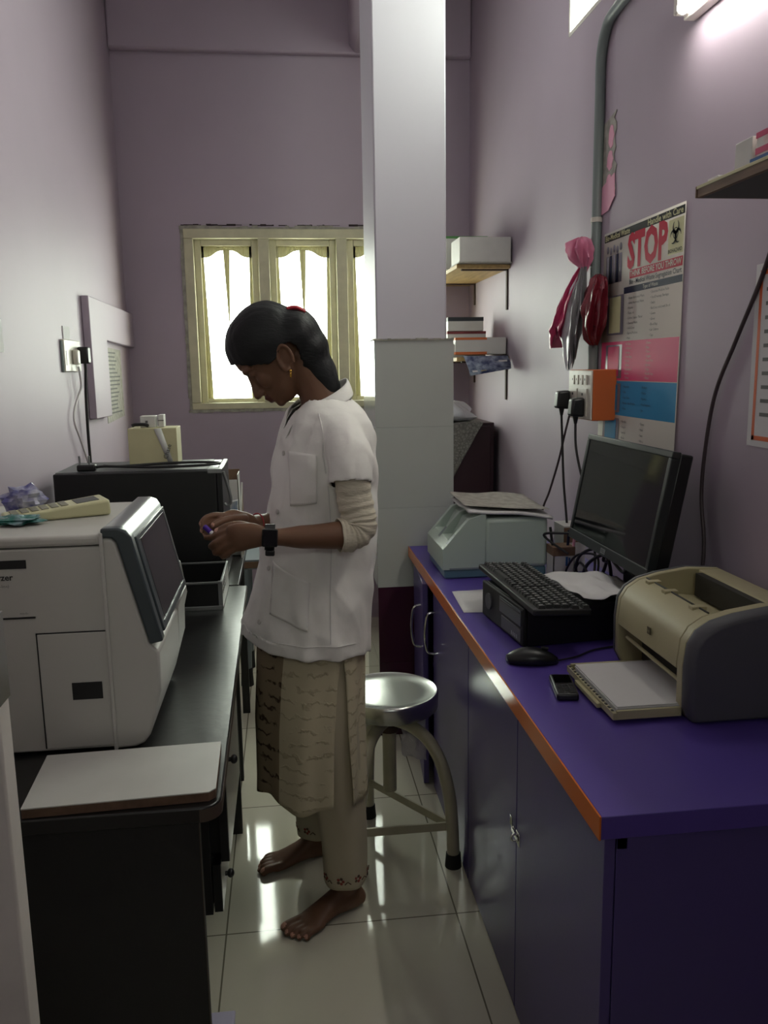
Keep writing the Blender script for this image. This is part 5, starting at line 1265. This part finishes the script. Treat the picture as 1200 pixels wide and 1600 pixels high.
ell(B, hp(0.006, 0.080), [HU * 0.013, HN * 0.012, HC * 0.016])
# ears
E1, E2 = V((-0.33, 0, 0.944)), V((0.944, 0, 0.33))
for s in (-1, 1):
    ec = hp(0.066, -0.006, s * 0.064)
    oc = HC * s
    ell(B, ec + oc * 0.002, [E1 * 0.029, (E2 + oc * 0.35) * 0.016, oc * 0.0035])
    hel = []
    for q in range(15):
        a = math.radians(-70 + 250 * q / 14)
        a = math.radians(200 - 285 * q / 14)
        u, v = math.sin(a + PI / 2) , math.cos(a + PI / 2)
        hel.append(ec + E1 * (0.031 * math.cos(a - PI / 2 + 0.2)) + E2 * (0.0175 * math.sin(a - PI / 2 + 0.2) + 0.001) + oc * (0.009 + 0.005 * math.sin(a - PI / 2 + 0.2)))
    B.tube(hel, [0.0046] * 15, 'skin', 10)
    ell(B, ec - E1 * 0.027 - E2 * 0.002 + oc * 0.004, [E1 * 0.008, E2 * 0.008, oc * 0.005])
# neck, trunk
limb(B, [hp(0.035, -0.035), V((0.078, PY, 1.415)), V((0.100, PY, 1.355)), V((0.105, PY, 1.30))], [(0.050, 0.050), (0.049, 0.050), (0.058, 0.055), (0.09, 0.07)], 24, 5)
def oval(z, xc, yc, a, b_, th, n=40, p=2.3):
    f = V((-math.cos(th), -math.sin(th), 0)); l = V((math.sin(th), -math.cos(th), 0)); r = []
    for j in range(n):
        t = 2 * PI * j / n; c, s = math.cos(t), math.sin(t)
        r.append(V((xc, yc, z)) + f * (a * math.copysign(abs(c) ** (2 / p), c)) + l * (b_ * math.copysign(abs(s) ** (2 / p), s)))
    return r
TR = [(1.385, .104, 2.09, .055, .060, 15), (1.365, .103, 2.09, .074, .100, 15), (1.345, .102, 2.09, .090, .138, 15), (1.32, .102, 2.09, .103, .160, 15), (1.28, .101, 2.085, .112, .166, 15), (1.22, .096, 2.08, .120, .164, 16), (1.14, .090, 2.08, .126, .158, 17),
      (1.05, .080, 2.08, .134, .160, 19), (.96, .066, 2.08, .138, .168, 21), (.887, .050, 2.08, .143, .178, 23), (.797, .034, 2.08, .150, .186, 25), (.762, .030, 2.08, .151, .188, 25)]
B.rings([oval(z, x, y, a - 0.022, w - 0.028, math.radians(t)) for z, x, y, a, w, t in TR], 'skin')
# legs
NEAR_F, FAR_F = V((-0.845, -0.534, 0)), V((-0.950, -0.312, 0))
limb(B, [V((0.055, 2.01, 0.82)), V((0.085, 2.02, 0.45)), V((0.113, 2.045, 0.22)), V((0.119, 2.046, 0.06))], [(0.075, 0.075), (0.052, 0.052), (0.042, 0.042), (0.031, 0.031)], 20, 6)
limb(B, [V((0.035, 2.16, 0.82)), V((0.045, 2.25, 0.45)), V((0.055, 2.30, 0.22)), V((0.055, 2.312, 0.06))], [(0.075, 0.075), (0.052, 0.052), (0.042, 0.042), (0.031, 0.031)], 20, 6)
toe_nails = []
def foot(heel, f, left):
    l = V((-f.y, f.x, 0)) * -1            # towards the camera side for both feet
    l = V((0, 0, 1)).cross(f)
    med = -l if left else l               # medial direction
    P = lambda s, m, z: heel + f * s + med * m + V((0, 0, z))
    prof = [(0.0, 0.016, 0.012, 0.035, 0.0), (0.012, 0.027, 0.002, 0.055, 0.0), (0.035, 0.032, 0.0, 0.075, 0.0), (0.06, 0.032, 0.001, 0.085, 0.0), (0.09, 0.031, 0.004, 0.074, 0.002), (0.12, 0.034, 0.005, 0.058, 0.003), (0.15, 0.039, 0.002, 0.044, 0.002), (0.175, 0.043, 0.0, 0.033, 0.0), (0.195, 0.043, 0.0, 0.026, 0.0), (0.205, 0.040, 0.002, 0.021, 0.0)]
    rs = []
    for s, w, z0, z1, mo in prof:
        ring = []
        for j in range(24):
            a = 2 * PI * j / 24; c, q = math.cos(a), math.sin(a)
            zz = (z0 + z1) / 2 + (z1 - z0) / 2 * math.copysign(abs(q) ** 0.8, q)
            ring.append(P(s, mo + w * math.copysign(abs(c) ** 0.85, c) * (1 - 0.25 * max(0, q)), zz))
        rs.append(ring)
    B.rings(rs, 'skin')
    toes = [(0.029, 0.248, 0.0125, 0.196), (0.009, 0.250, 0.0088, 0.198), (-0.0085, 0.243, 0.0082, 0.195), (-0.0245, 0.233, 0.0078, 0.188), (-0.0385, 0.219, 0.0078, 0.178)]
    for m, tip, r, base in toes:
        limb(B, [P(base - 0.02, m * 0.9, 0.016), P((base + tip) / 2, m, 0.0175 if r < 0.01 else 0.016), P(tip - r, m * 1.03, r * 0.98)], [r * 0.95, r * 0.9, r * 0.97], 12, 4)
        toe_nails.append((P(tip - r * 0.55, m * 1.03, r * 1.75), r * 0.75))
foot(V((0.168, 2.077, 0.0)), NEAR_F, True)
foot(V((0.108, 2.330, 0.0)), FAR_F, False)
# arms
LW = V((-0.055, 1.845, 1.081))
limb(B, [V((0.125, 1.965, 1.280)), V((0.148, 1.898, 1.19)), V((0.158, 1.885, 1.085)), V((0.125, 1.873, 1.073)), V((0.04, 1.857, 1.074)), V((-0.02, 1.846, 1.078)), LW], [(0.036, 0.036), (0.034, 0.034), (0.034, 0.035), (0.033, 0.034), (0.027, 0.030), (0.020, 0.025), (0.0175, 0.024)], 20, 6)
RW = V((-0.088, 2.022, 1.078))
limb(B, [V((0.062, 2.225, 1.295)), V((0.085, 2.262, 1.18)), V((0.088, 2.262, 1.075)), V((0.065, 2.225, 1.063)), V((0.0, 2.13, 1.066)), V((-0.06, 2.06, 1.074)), RW], [(0.036, 0.036), (0.034, 0.034), (0.034, 0.035), (0.033, 0.034), (0.027, 0.030), (0.020, 0.024), (0.0175, 0.0225)], 20, 6)
nails = []
def finger(pts, r):
    pts = [V(p) for p in pts]
    limb(B, pts, [r * 1.12, r * 1.04, r * 0.97, r * 0.88][:len(pts)] if len(pts) == 4 else [r * 1.1, r, r * 0.9], 12, 5)
    return pts
# left hand, nearer: palm turned away, thumb along the top
limb(B, [LW, V((-0.085, 1.848, 1.083)), V((-0.110, 1.850, 1.080)), V((-0.131, 1.856, 1.076))], [(0.0175, 0.023), (0.0165, 0.030), (0.0155, 0.033), (0.012, 0.030)], 20, 6)
finger([(-0.126, 1.860, 1.096), (-0.152, 1.866, 1.086), (-0.172, 1.880, 1.077), (-0.187, 1.893, 1.074)], 0.0078)
finger([(-0.130, 1.853, 1.083), (-0.163, 1.858, 1.067), (-0.175, 1.878, 1.056), (-0.163, 1.898, 1.052)], 0.0082)
finger([(-0.127, 1.849, 1.068), (-0.158, 1.856, 1.051), (-0.166, 1.876, 1.041), (-0.152, 1.895, 1.038)], 0.0079)
finger([(-0.117, 1.848, 1.056), (-0.143, 1.855, 1.040), (-0.150, 1.874, 1.032), (-0.138, 1.890, 1.031)], 0.0068)
tl_ = finger([(-0.068, 1.853, 1.092), (-0.100, 1.862, 1.105), (-0.132, 1.872, 1.103), (-0.161, 1.880, 1.0895)], 0.0095)
ell(B, V((-0.088, 1.856, 1.095)), [V((0.028, 0, 0)), V((0, 0.013, 0)), V((-0.003, 0, 0.014))])
nails.append((tl_[3] + V((-0.002, -0.006, 0.006)), 0.0058))
# right hand, farther: palm towards the camera, fingertips closed over the tube
limb(B, [RW, V((-0.108, 2.000, 1.083)), V((-0.130, 1.978, 1.089)), V((-0.147, 1.962, 1.091))], [(0.0175, 0.023), (0.0165, 0.030), (0.0155, 0.034), (0.012, 0.031)], 20, 6)
fr = [finger([(-0.145, 1.962, 1.110), (-0.168, 1.946, 1.1155), (-0.189, 1.934, 1.112), (-0.199, 1.924, 1.1015)], 0.0078),
      finger([(-0.149, 1.958, 1.100), (-0.176, 1.941, 1.1015), (-0.193, 1.928, 1.095), (-0.197, 1.917, 1.086)], 0.0080),
      finger([(-0.149, 1.956, 1.086), (-0.174, 1.942, 1.085), (-0.188, 1.929, 1.080), (-0.190, 1.917, 1.075)], 0.0077),
      finger([(-0.143, 1.958, 1.073), (-0.165, 1.947, 1.069), (-0.178, 1.935, 1.066), (-0.181, 1.925, 1.064)], 0.0066)]
th = finger([(-0.104, 1.990, 1.098), (-0.128, 1.956, 1.104), (-0.152, 1.930, 1.104), (-0.170, 1.911, 1.099)], 0.0094)
ell(B, V((-0.118, 1.975, 1.097)), [V((-0.02, -0.02, 0.002)), V((0.008, -0.008, 0)), V((0, 0, 0.014))])
for q in fr: nails.append((q[3] + V((-0.005, -0.005, -0.001)), 0.0055))
nails.append((th[3] + V((-0.004, -0.007, 0.002)), 0.0058))

person = thing('person', 'barefoot person in white lab coat and beige trousers bending head over a small tube', 'person', (0.08, 2.10, 0.0))
bme = remeshed(B, 0.0033, 3, 0.5)
bo = link_mesh('body', bme, person, ['skin', 'nail', 'lip'])
OFF = V(person.location)
for poly in bme.polygons:
    c = poly.center + OFF
    for q, r in nails:
        if (c - q).length < r: poly.material_index = 1
    for q, r in toe_nails:
        if (c - q).length < r: poly.material_index = 1
    d = c - hp(0.031, 0.097)
    if d.length < 0.03 and abs(d.dot(HU)) < 0.0115 and d.dot(HN) > -0.009 and abs(d.dot(HC)) < 0.019: poly.material_index = 2

# hair: close to the skull, long at the nape and tucked in the collar
H = MB(); H.rings(head_rings(0.010, lo=0.05), 'hair')
limb(H, [V((0.005, PY, 1.530)), V((0.050, PY, 1.490)), V((0.086, PY, 1.448)), V((0.110, PY, 1.405)), V((0.118, PY, 1.38))], [(0.062, 0.062), (0.059, 0.055), (0.055, 0.044), (0.050, 0.032), (0.045, 0.022)], 24, 5)
ell(H, V((0.030, PY, 1.530)), [V((0.068, 0, 0)), V((0, 0.076, 0)), V((0, 0, 0.068))], 'hair')
ell(H, V((0.065, PY, 1.495)), [V((0.052, 0, 0)), V((0, 0.066, 0)), V((0, 0, 0.060))], 'hair')
hme = remeshed(H, 0.0045, 30, 0.5)
poly = [(-0.30, 1.452), (-0.1265, 1.4600), (-0.0784, 1.4575), (-0.0298, 1.4610), (-0.0109, 1.476), (-0.0024, 1.500), (0.0146, 1.511), (0.034, 1.503), (0.043, 1.474), (0.052, 1.446), (0.080, 1.405), (0.085, 1.36), (0.3, 1.36), (0.3, 1.8), (-0.3, 1.8)]
def inside(x, z, pg):
    r = False; n = len(pg); j = n - 1
    for i in range(n):
        if (pg[i][1] > z) != (pg[j][1] > z) and x < (pg[j][0] - pg[i][0]) * (z - pg[i][1]) / (pg[j][1] - pg[i][1]) + pg[i][0]: r = not r
        j = i
    return r
bm = bmesh.new(); bm.from_mesh(hme)
kill = [f for f in bm.faces if not inside(f.calc_center_median().x, f.calc_center_median().z, poly)]
bmesh.ops.delete(bm, geom=kill, context='FACES')
for _ in range(3):
    bv = [v for v in bm.verts if any(e.is_boundary for e in v.link_edges)]
    bmesh.ops.smooth_vert(bm, verts=bv, factor=0.5, use_axis_x=True, use_axis_y=True, use_axis_z=True)
for v in bm.verts:
    n_ = noise.noise(V((v.co.x * 30, v.co.y * 150, v.co.z * 30)))
    v.co += v.normal * 0.0014 * n_
bm.to_mesh(hme); bm.free()
hair = link_mesh('hair', hme, person, ['hair'], solid=0.007)
b = MB(); c = V((0.036, 2.065, 1.587)); b.tube(bez([c + V((-0.02, 0.0, 0.004)), c + V((0, -0.002, 0.007)), c + V((0.022, 0, -0.003))], 5), [(0.009, 0.006)] * 11, 'red_clip', 10); b.build('hair_clip', person)
for s in (1,):
    ec = hp(0.066, -0.006, s * 0.064)
    b = MB(); p = ec - E1 * 0.032 + E2 * 0.002 + HC * s * 0.011; b.ball(p, 0.0038, 'gold'); b.ball(p - V((0, 0, 0.007)), (0.003, 0.003, 0.0045), 'gold'); b.ball(p - V((0, 0, 0.013)), 0.0028, 'gold'); b.build('earring', person)

# lab coat
K = MB()
K.rings([oval(z, x, y, a, w, math.radians(t), 64) for z, x, y, a, w, t in TR], 'coat_white')
limb(K, [V((0.120, 2.02, 1.315)), V((0.133, 1.958, 1.290)), V((0.146, 1.912, 1.245)), V((0.146, 1.890, 1.185))], [(0.046, 0.048), (0.053, 0.052), (0.053, 0.054), (0.051, 0.052)], 24, 6, caps=False)
limb(K, [V((0.085, 2.17, 1.315)), V((0.068, 2.225, 1.298)), V((0.072, 2.262, 1.25)), V((0.082, 2.272, 1.185))], [(0.05, 0.052), (0.060, 0.058), (0.056, 0.057), (0.051, 0.052)], 24, 6, caps=False)
kme = remeshed(K, 0.0055, 5, 0.5)
bm = bmesh.new(); bm.from_mesh(kme); bm.normal_update()
th15 = math.radians(15); FWD = V((-math.cos(th15), -math.sin(th15), 0)); LFT = V((math.sin(th15), -math.cos(th15), 0))
kill = []
for f in bm.faces:
    c = f.calc_center_median(); d = c - V((0.102, PY, c.z)); fr_, lt = d.dot(FWD), d.dot(LFT)
    if f.normal.z < -0.75 and c.z < 0.775: kill.append(f)
    elif f.normal.z < -0.7 and c.z < 1.21 and c.z > 1.17 and abs(lt) > 0.14: kill.append(f)
    elif f.normal.z > 0.8 and c.z > 1.375: kill.append(f)
    elif c.z > 1.305 and fr_ > 0 and abs(lt) < (c.z - 1.305) * 0.62: kill.append(f)
bmesh.ops.delete(bm, geom=kill, context='FACES')
for _ in range(3):
    bv = [v for v in bm.verts if any(e.is_boundary for e in v.link_edges)]
    bmesh.ops.smooth_vert(bm, verts=bv, factor=0.5, use_axis_x=True, use_axis_y=True, use_axis_z=True)
bm.normal_update()
for v in bm.verts:
    p = v.co; ang = math.atan2(p.y - 2.08, p.x - 0.07)
    low = min(1, max(0, (1.12 - p.z) / 0.3)); top = min(1, max(0, (1.36 - p.z) / 0.06))
    d = 0.006 * noise.noise(V((ang * 2.2, p.z * 3.0, 0.3))) * top + 0.0075 * low * noise.noise(V((ang * 4.5 + p.z * 3.5, p.z * 1.3, 4.0))) + 0.0035 * noise.noise(V((p.x * 16 + p.z * 12, p.y * 12, p.z * 9 - p.x * 10)))
    d += 0.004 * (1 - low) * noise.noise(V(((p.x + p.z) * 20, p.y * 6, (p.z - p.x) * 5)))
    rid = lambda q: 1 - abs(2 * noise.noise(q))
    d += 0.006 * (rid(V((p.x * 9 + p.z * 7, p.y * 5, p.z * 3 - p.x * 4 + 2))) - 0.6) * top + 0.004 * (rid(V((p.x * 20 - p.z * 6, p.y * 10, p.z * 9 + 5))) - 0.6) * top
    if abs(p.x * LFT.x + p.y * LFT.y - PY * LFT.y - 0.102 * LFT.x) > 0.125 and p.z > 1.17: d = max(d, -0.0015)
    v.co = p + v.normal * d
    if p.z < 0.80:
        back = (p.x - 0.03) / 0.15
        v.co.z -= 0.022 * max(0, back) * (0.80 - p.z) / 0.04 - 0.012 * max(0, -back)
bm.to_mesh(kme); bm.free()
coat = link_mesh('lab_coat', kme, person, ['coat_white'], solid=0.0022)
bvh = BVHTree.FromPolygons([v.co + OFF for v in kme.vertices], [tuple(p.vertices) for p in kme.polygons])
def on_coat(x, z, out=0.003, dy=1.0):
    h, n_, i, d = bvh.ray_cast(V((x, 1.4, z)), V((0, 1, 0)))
    if h is None: return None
    if n_.y > 0: n_ = -n_
    return h + n_ * out
def patch(name, pg, nu, nv, m, out=0.003, sag=0.0, th=0.0015, parent=coat):
    a, b_, c, d = [V((p[0], 0, p[1])) for p in pg]; vs = []
    for i in range(nu + 1):
        for j in range(nv + 1):
            u, v = i / nu, j / nv
            q = (a.lerp(b_, u)).lerp(d.lerp(c, u), v)
            h = on_coat(q.x, q.z, out + sag * math.sin(PI * u) * (1 - v) ** 2)
            if h is None: h = vs[-1] if vs else V((q.x, 1.95, q.z))
            vs.append(h)
    fs = [(i * (nv + 1) + j, (i + 1) * (nv + 1) + j, (i + 1) * (nv + 1) + j + 1, i * (nv + 1) + j + 1) for i in range(nu) for j in range(nv)]
    bb = MB(); bb.add(vs, fs, m); return bb.build(name, parent, solid=th, smooth=180)
patch('pocket', [(0.008, 1.258), (0.072, 1.251), (0.068, 1.140), (0.008, 1.128)], 14, 18, 'coat_white', 0.0035, 0.004)
patch('pocket', [(-0.038, 0.992), (0.047, 0.952), (0.036, 0.836), (-0.050, 0.868)], 16, 18, 'coat_white', 0.0035, 0.010)
def seam(pts, w=0.0016, m='coat_seam'):
    bb = MB(); q = []
    for i in range(len(pts) - 1):
        for k in range(10):
            t = k / 10; x = pts[i][0] * (1 - t) + pts[i + 1][0] * t; z = pts[i][1] * (1 - t) + pts[i + 1][1] * t
            h = on_coat(x, z, 0.0012)
            if h: q.append(h)
    bb.tube(q, w, m, 6); return bb.build('seam', coat)
seam([(0.095, 1.18), (0.100, 1.05), (0.092, 0.92), (0.090, 0.79)], 0.0013)
seam([(-0.048, 0.805), (0.02, 0.800), (0.088, 0.797), (0.16, 0.785)], 0.001)
seam([(0.080, 1.345), (0.088, 1.30), (0.086, 1.25), (0.092, 1.205)], 0.0014)
for (x, z) in ((-0.004, 1.248), (-0.024, 1.11), (-0.050, 0.97), (-0.078, 0.84)):
    h, n_, i, d = bvh.ray_cast(V((x, 1.4, z)), V((0, 1, 0)))
    if h is not None:
        n_ = n_ if n_.y < 0 else -n_
        b = MB(); b.cyl(h + n_ * 0.0005, h + n_ * 0.0035, 0.0062, 'button_white', n=16); b.build('button', coat, bevel=0.0008)
# collar: stand and turned-down flap
vs = []; NCOL = 40
for k in range(NCOL + 1):
    t = -1 + 2 * k / NCOL                      # from front left round the back to front right
    a = PI - t * math.radians(152)             # angle from the forward direction
    fr_ = (1 + math.cos(a)) / 2                # 0 at back, 1 at front
    F = lambda ra, rb, z, sh=0.0: V((0.096 + 0.006 * (1 - fr_), PY, z)) + FWD * (ra * math.cos(a) + sh) + LFT * (rb * math.sin(a))
    zt_ = 1.428 - 0.066 * fr_ ** 0.8; zo = 1.392 - 0.050 * fr_ ** 0.7
    vs += [F(0.060, 0.066, zt_ - 0.045), F(0.052, 0.060, zt_ - 0.01), F(0.054, 0.062, zt_), F(0.060, 0.072, zt_ - 0.006), F(0.068 + 0.026 * fr_, 0.094, zo)]
fs = [(k * 5 + j, k * 5 + j + 1, (k + 1) * 5 + j + 1, (k + 1) * 5 + j) for k in range(NCOL) for j in range(4)]
b = MB(); b.add(vs, fs, 'coat_white'); b.build('collar', coat, solid=0.003, sub=1, smooth=180)
for s in (1, -1):                               # lapels folded back along the V
    L0 = V((0.100, PY, 0)); pts = []
    for (f_, l_, z) in ((0.062, 0.030, 1.362), (0.082, 0.062, 1.350), (0.108, 0.050, 1.305), (0.117, 0.020, 1.262), (0.113, 0.006, 1.290), (0.092, 0.020, 1.335)):
        pts.append(L0 + FWD * f_ + LFT * (l_ * s) + V((0, 0, z)))
    b = MB(); b.add(pts, [(0, 1, 2, 5), (5, 2, 3, 4)], 'coat_white'); b.build('lapel', coat, solid=0.003, sub=2, smooth=180)

# cream sleeves pushed up under the coat
def under(pts, nm):
    q = bez(pts, 10); rr = []
    for i, p in enumerate(q):
        t = i / (len(q) - 1)
        r = 0.040 - 0.002 * t
        r *= 1 + (0.05 * math.sin(i * 1.7) + 0.03 * math.sin(i * 0.9 + 1)) * min(1, t * 3)
        if t > 0.97: r *= 0.96
        rr.append((r * 1.0, r * 1.04))
    b = MB(); b.tube(q, rr, 'under_cream', 36, cap=False)
    for k, p in enumerate(b.v):
        n_ = noise.noise(p * 38); b.v[k] = p + V((0.003 * n_, 0.004 * noise.noise(p * 30 + V((5, 0, 0))), 0.003 * noise.noise(p * 34 + V((0, 7, 0)))))
    return b.build(nm, person, solid=0.003, sub=1, smooth=180)
under([(0.147, 1.892, 1.225), (0.152, 1.890, 1.165), (0.161, 1.886, 1.115), (0.162, 1.882, 1.086), (0.143, 1.877, 1.073), (0.112, 1.869, 1.072)], 'under_sleeve')
under([(0.081, 2.27, 1.225), (0.085, 2.268, 1.165), (0.092, 2.266, 1.115), (0.092, 2.262, 1.082), (0.078, 2.243, 1.066), (0.058, 2.213, 1.063)], 'under_sleeve')

# kurta: front and back panels slit at the sides
KT = math.radians(24); KF = V((-math.cos(KT), -math.sin(KT), 0)); KL = V((math.sin(KT), -math.cos(KT), 0))
def kurta_panel(p0, p1, flare0, flare1, hem, back):
    NA, NZ = 60, 40; vs = []; fs = []; mi = []
    for j in range(NZ + 1):
        w = j / NZ; z = 0.90 + (hem - 0.90) * w
        xc = 0.052 - 0.016 * min(1, (0.90 - z) / 0.35); a_, b_ = 0.130 + 0.008 * w, 0.170 + 0.008 * w
        for i in range(NA + 1):
            u = i / NA; o = min(1, max(0, (0.79 - z) / 0.1))
            A0, A1 = math.radians(p0 + flare0 * w * o), math.radians(p1 + flare1 * w * o)
            ph = A0 + (A1 - A0) * u
            fold = 1 + w * (0.035 * math.sin(ph * 7 + 1 + 2 * w) + 0.02 * math.sin(ph * 13 + w * 3)) + 0.012 * noise.noise(V((ph * 3, z * 6, 2)))
            edge = 0.0
            zz = z + (0.012 * math.sin(ph * 5 + 0.5) if w > 0.9 else 0) * (w - 0.9) * 10
            vs.append(V((xc, 2.085, zz)) + KF * (a_ * fold * math.cos(ph)) + KL * (b_ * fold * math.sin(ph)))
    for j in range(NZ):
        for i in range(NA):
            q = j * (NA + 1) + i; fs.append((q, q + 1, q + NA + 2, q + NA + 1))
            ph = p0 + (p1 - p0) * (i + 0.5) / NA
            mi.append('kurta_dark' if (not back and ph < 32) else 'kurta_cream')
    b = MB(); b.add(vs, [], 'kurta_cream'); b.use('kurta_dark'); b.f = [list(f) for f in fs]; b.m = [b.mats.index(m) for m in mi]
    return b
kf = kurta_panel(-96, 90, 2, -10, 0.362, False); kur = kf.build('tunic_panel', person, solid=0.0015, smooth=180)
kb_ = kurta_panel(92, 264, 13, -2, 0.362, True); kb_.build('tunic_panel', person, solid=0.0015, smooth=180)
# trousers
def trouser(pts, rad, ph):
    q = bez(pts, 8); n = 40; rs = []; k = len(pts) - 1
    for i, c in enumerate(q):
        t = i / 8; j = min(int(t), k - 1); f = t - j; r = rad[j] * (1 - f) + rad[j + 1] * f
        rs.append([V(c) + V(((r * (1 + 0.04 * math.sin(5 * a + ph + c.z * 7) + 0.03 * noise.noise(V((a * 2, c.z * 9, ph))))) * math.cos(a), (r * (1 + 0.04 * math.sin(5 * a + ph + c.z * 7))) * math.sin(a), 0)) for a in [2 * PI * m / n for m in range(n)]])
    b = MB(); b.rings(rs, 'trouser_beige', cap=False); return b.build('trouser_leg', person, solid=0.002, smooth=180), rs
tn, rn = trouser([(0.055, 2.01, 0.84), (0.075, 2.01, 0.60), (0.097, 2.02, 0.42), (0.114, 2.032, 0.25), (0.118, 2.036, 0.098)], [0.088, 0.084, 0.070, 0.062, 0.057], 0.0)
tf, rf = trouser([(0.035, 2.16, 0.84), (0.04, 2.19, 0.60), (0.045, 2.25, 0.42), (0.052, 2.285, 0.25), (0.052, 2.295, 0.090)], [0.088, 0.084, 0.070, 0.062, 0.057], 2.0)
def flowers(parent, cx, cy, z, r, angs):
    for a in angs:
        b = MB(); c = V((cx + r * math.cos(a), cy + r * math.sin(a), z)); t = V((-math.sin(a), math.cos(a), 0)); u = V((0, 0, 1)); n_ = V((math.cos(a), math.sin(a), 0))
        for k in range(5):
            g = 2 * PI * k / 5; p = c + t * (0.007 * math.cos(g)) + u * (0.007 * math.sin(g)) + n_ * 0.0025
            ring = [p + (t * math.cos(h) + u * math.sin(h)) * 0.0042 for h in [2 * PI * m / 10 for m in range(10)]]
            b.add(ring, [tuple(range(10))], 'flower_red' if k % 2 == 0 else 'flower_brown')
        b.tube([c + t * 0.012 - u * 0.008 + n_ * 0.003, c + t * 0.02 + n_ * 0.003, c + t * 0.028 - u * 0.006 + n_ * 0.002], 0.0015, 'flower_brown', 6)
        b.build('embroidery', parent)
flowers(tn, 0.118, 2.036, 0.128, 0.0585, [math.radians(d) for d in (-150, -105, -60, -15)])
flowers(tf, 0.052, 2.295, 0.122, 0.0585, [math.radians(d) for d in (-165, -120)])

# watch on the nearer wrist, thread on the other
wa = bpy.data.objects.new('wrist_watch', None); COL.objects.link(wa); wa.parent = person; wa.location = V((-0.042, 1.846, 1.077)) - OFF
WA = Matrix.Translation((-0.042, 1.846, 1.0785)) @ Matrix.Rotation(math.radians(4), 4, 'Y')
b = MB(WA); n = 40; rs = []
for (x, ra, rb) in ((-0.011, 0.0215, 0.0275), (-0.011, 0.0235, 0.0295), (0.011, 0.0245, 0.0305), (0.011, 0.0225, 0.0285)):
    rs.append([V((x, ra * math.cos(2 * PI * k / n), rb * math.sin(2 * PI * k / n))) for k in range(n)])
b.rings(rs + [rs[0]], 'watch_black', cap=False); b.build('strap', wa)
b = MB(WA @ Matrix.Rotation(math.radians(-8), 4, 'X')); b.box(-0.0175, 0.0175, -0.0335, -0.0225, -0.020, 0.020, 'watch_black'); b.build('watch_case', wa, bevel=0.004, seg=3)
b = MB(WA @ Matrix.Rotation(math.radians(-8), 4, 'X')); b.box(-0.015, 0.015, -0.0342, -0.0335, -0.0175, 0.0175, 'watch_glass'); b.build('watch_glass', wa, bevel=0.0005)
b = MB(WA); b.box(-0.009, 0.012, -0.018, -0.010, -0.040, -0.026, 'watch_black'); b.build('strap_end', wa, bevel=0.003)
b = MB(); dirv = (RW - V((-0.06, 2.06, 1.074))).normalized(); c = V((-0.076, 2.036, 1.0765)); s_ = dirv.cross(V((0, 0, 1))).normalized(); u_ = s_.cross(dirv)
b.tube([c + s_ * (0.0205 * math.cos(2 * PI * k / 28)) + u_ * (0.0245 * math.sin(2 * PI * k / 28)) for k in range(29)], 0.0016, 'red_clip', 6); b.build('wrist_thread', person)
# the little sample tube between the fingertips
vt = thing('sample_tube', 'tiny sample tube with purple cap held between the fingertips', 'tube', (-0.179, 1.905, 1.086))
va, vb = V((-0.1915, 1.911, 1.0965)), V((-0.1675, 1.897, 1.0765)); vm = va.lerp(vb, 0.62)
b = MB(); b.cyl(va, vm, 0.0062, 'cap_purple', n=18); b.build('cap', vt, bevel=0.001)
b = MB(); b.tube([vm, vm.lerp(vb, 0.8), vb], [0.0052, 0.0052, 0.003], 'vial_white', 16); b.build('tube_body', vt)

# ------------------------------------------------------------------ groups of repeats
for o in list(SC.objects):
    if o.parent or 'label' not in o.keys(): continue
    n_, l = o.name.split('.')[0], o['label']
    g = None
    if n_ == 'base_cabinet': g = 'base cabinets under the purple worktop'
    elif n_ == 'carton' and ('far shelf' in l or 'lower shelf' in l or 'green lid' in l or 'dark lid' in l or 'maroon top' in l): g = 'cartons on the far shelves'
    elif n_ == 'carton' and 'near' in l: g = 'cartons on the near shelf'
    elif n_ == 'carton' and 'medicine' in l: g = 'medicine cartons on the cream box'
    elif n_ == 'plastic_bag' and ('conduit' in l or 'poster' in l or 'rose one' in l or 'grey bags' in l): g = 'plastic bags hung on the conduit'
    elif n_ == 'wall_shelf' and 'plywood' in l: g = 'plywood shelves behind the pillar'
    elif n_ == 'pen': g = 'pens in the white carton'
    elif n_ == 'plastic_wrapper': g = 'wrappers on the white analyser'
    elif n_ == 'power_plug' and 'orange' in l: g = 'plugs in the orange switch box'
    elif n_ == 'cable' and ('monitor' in l or 'pen carton' in l): g = 'cables under the monitor'
    elif n_ == 'paper_sheet': g = 'loose sheets on the purple worktop'
    if g: o['group'] = g
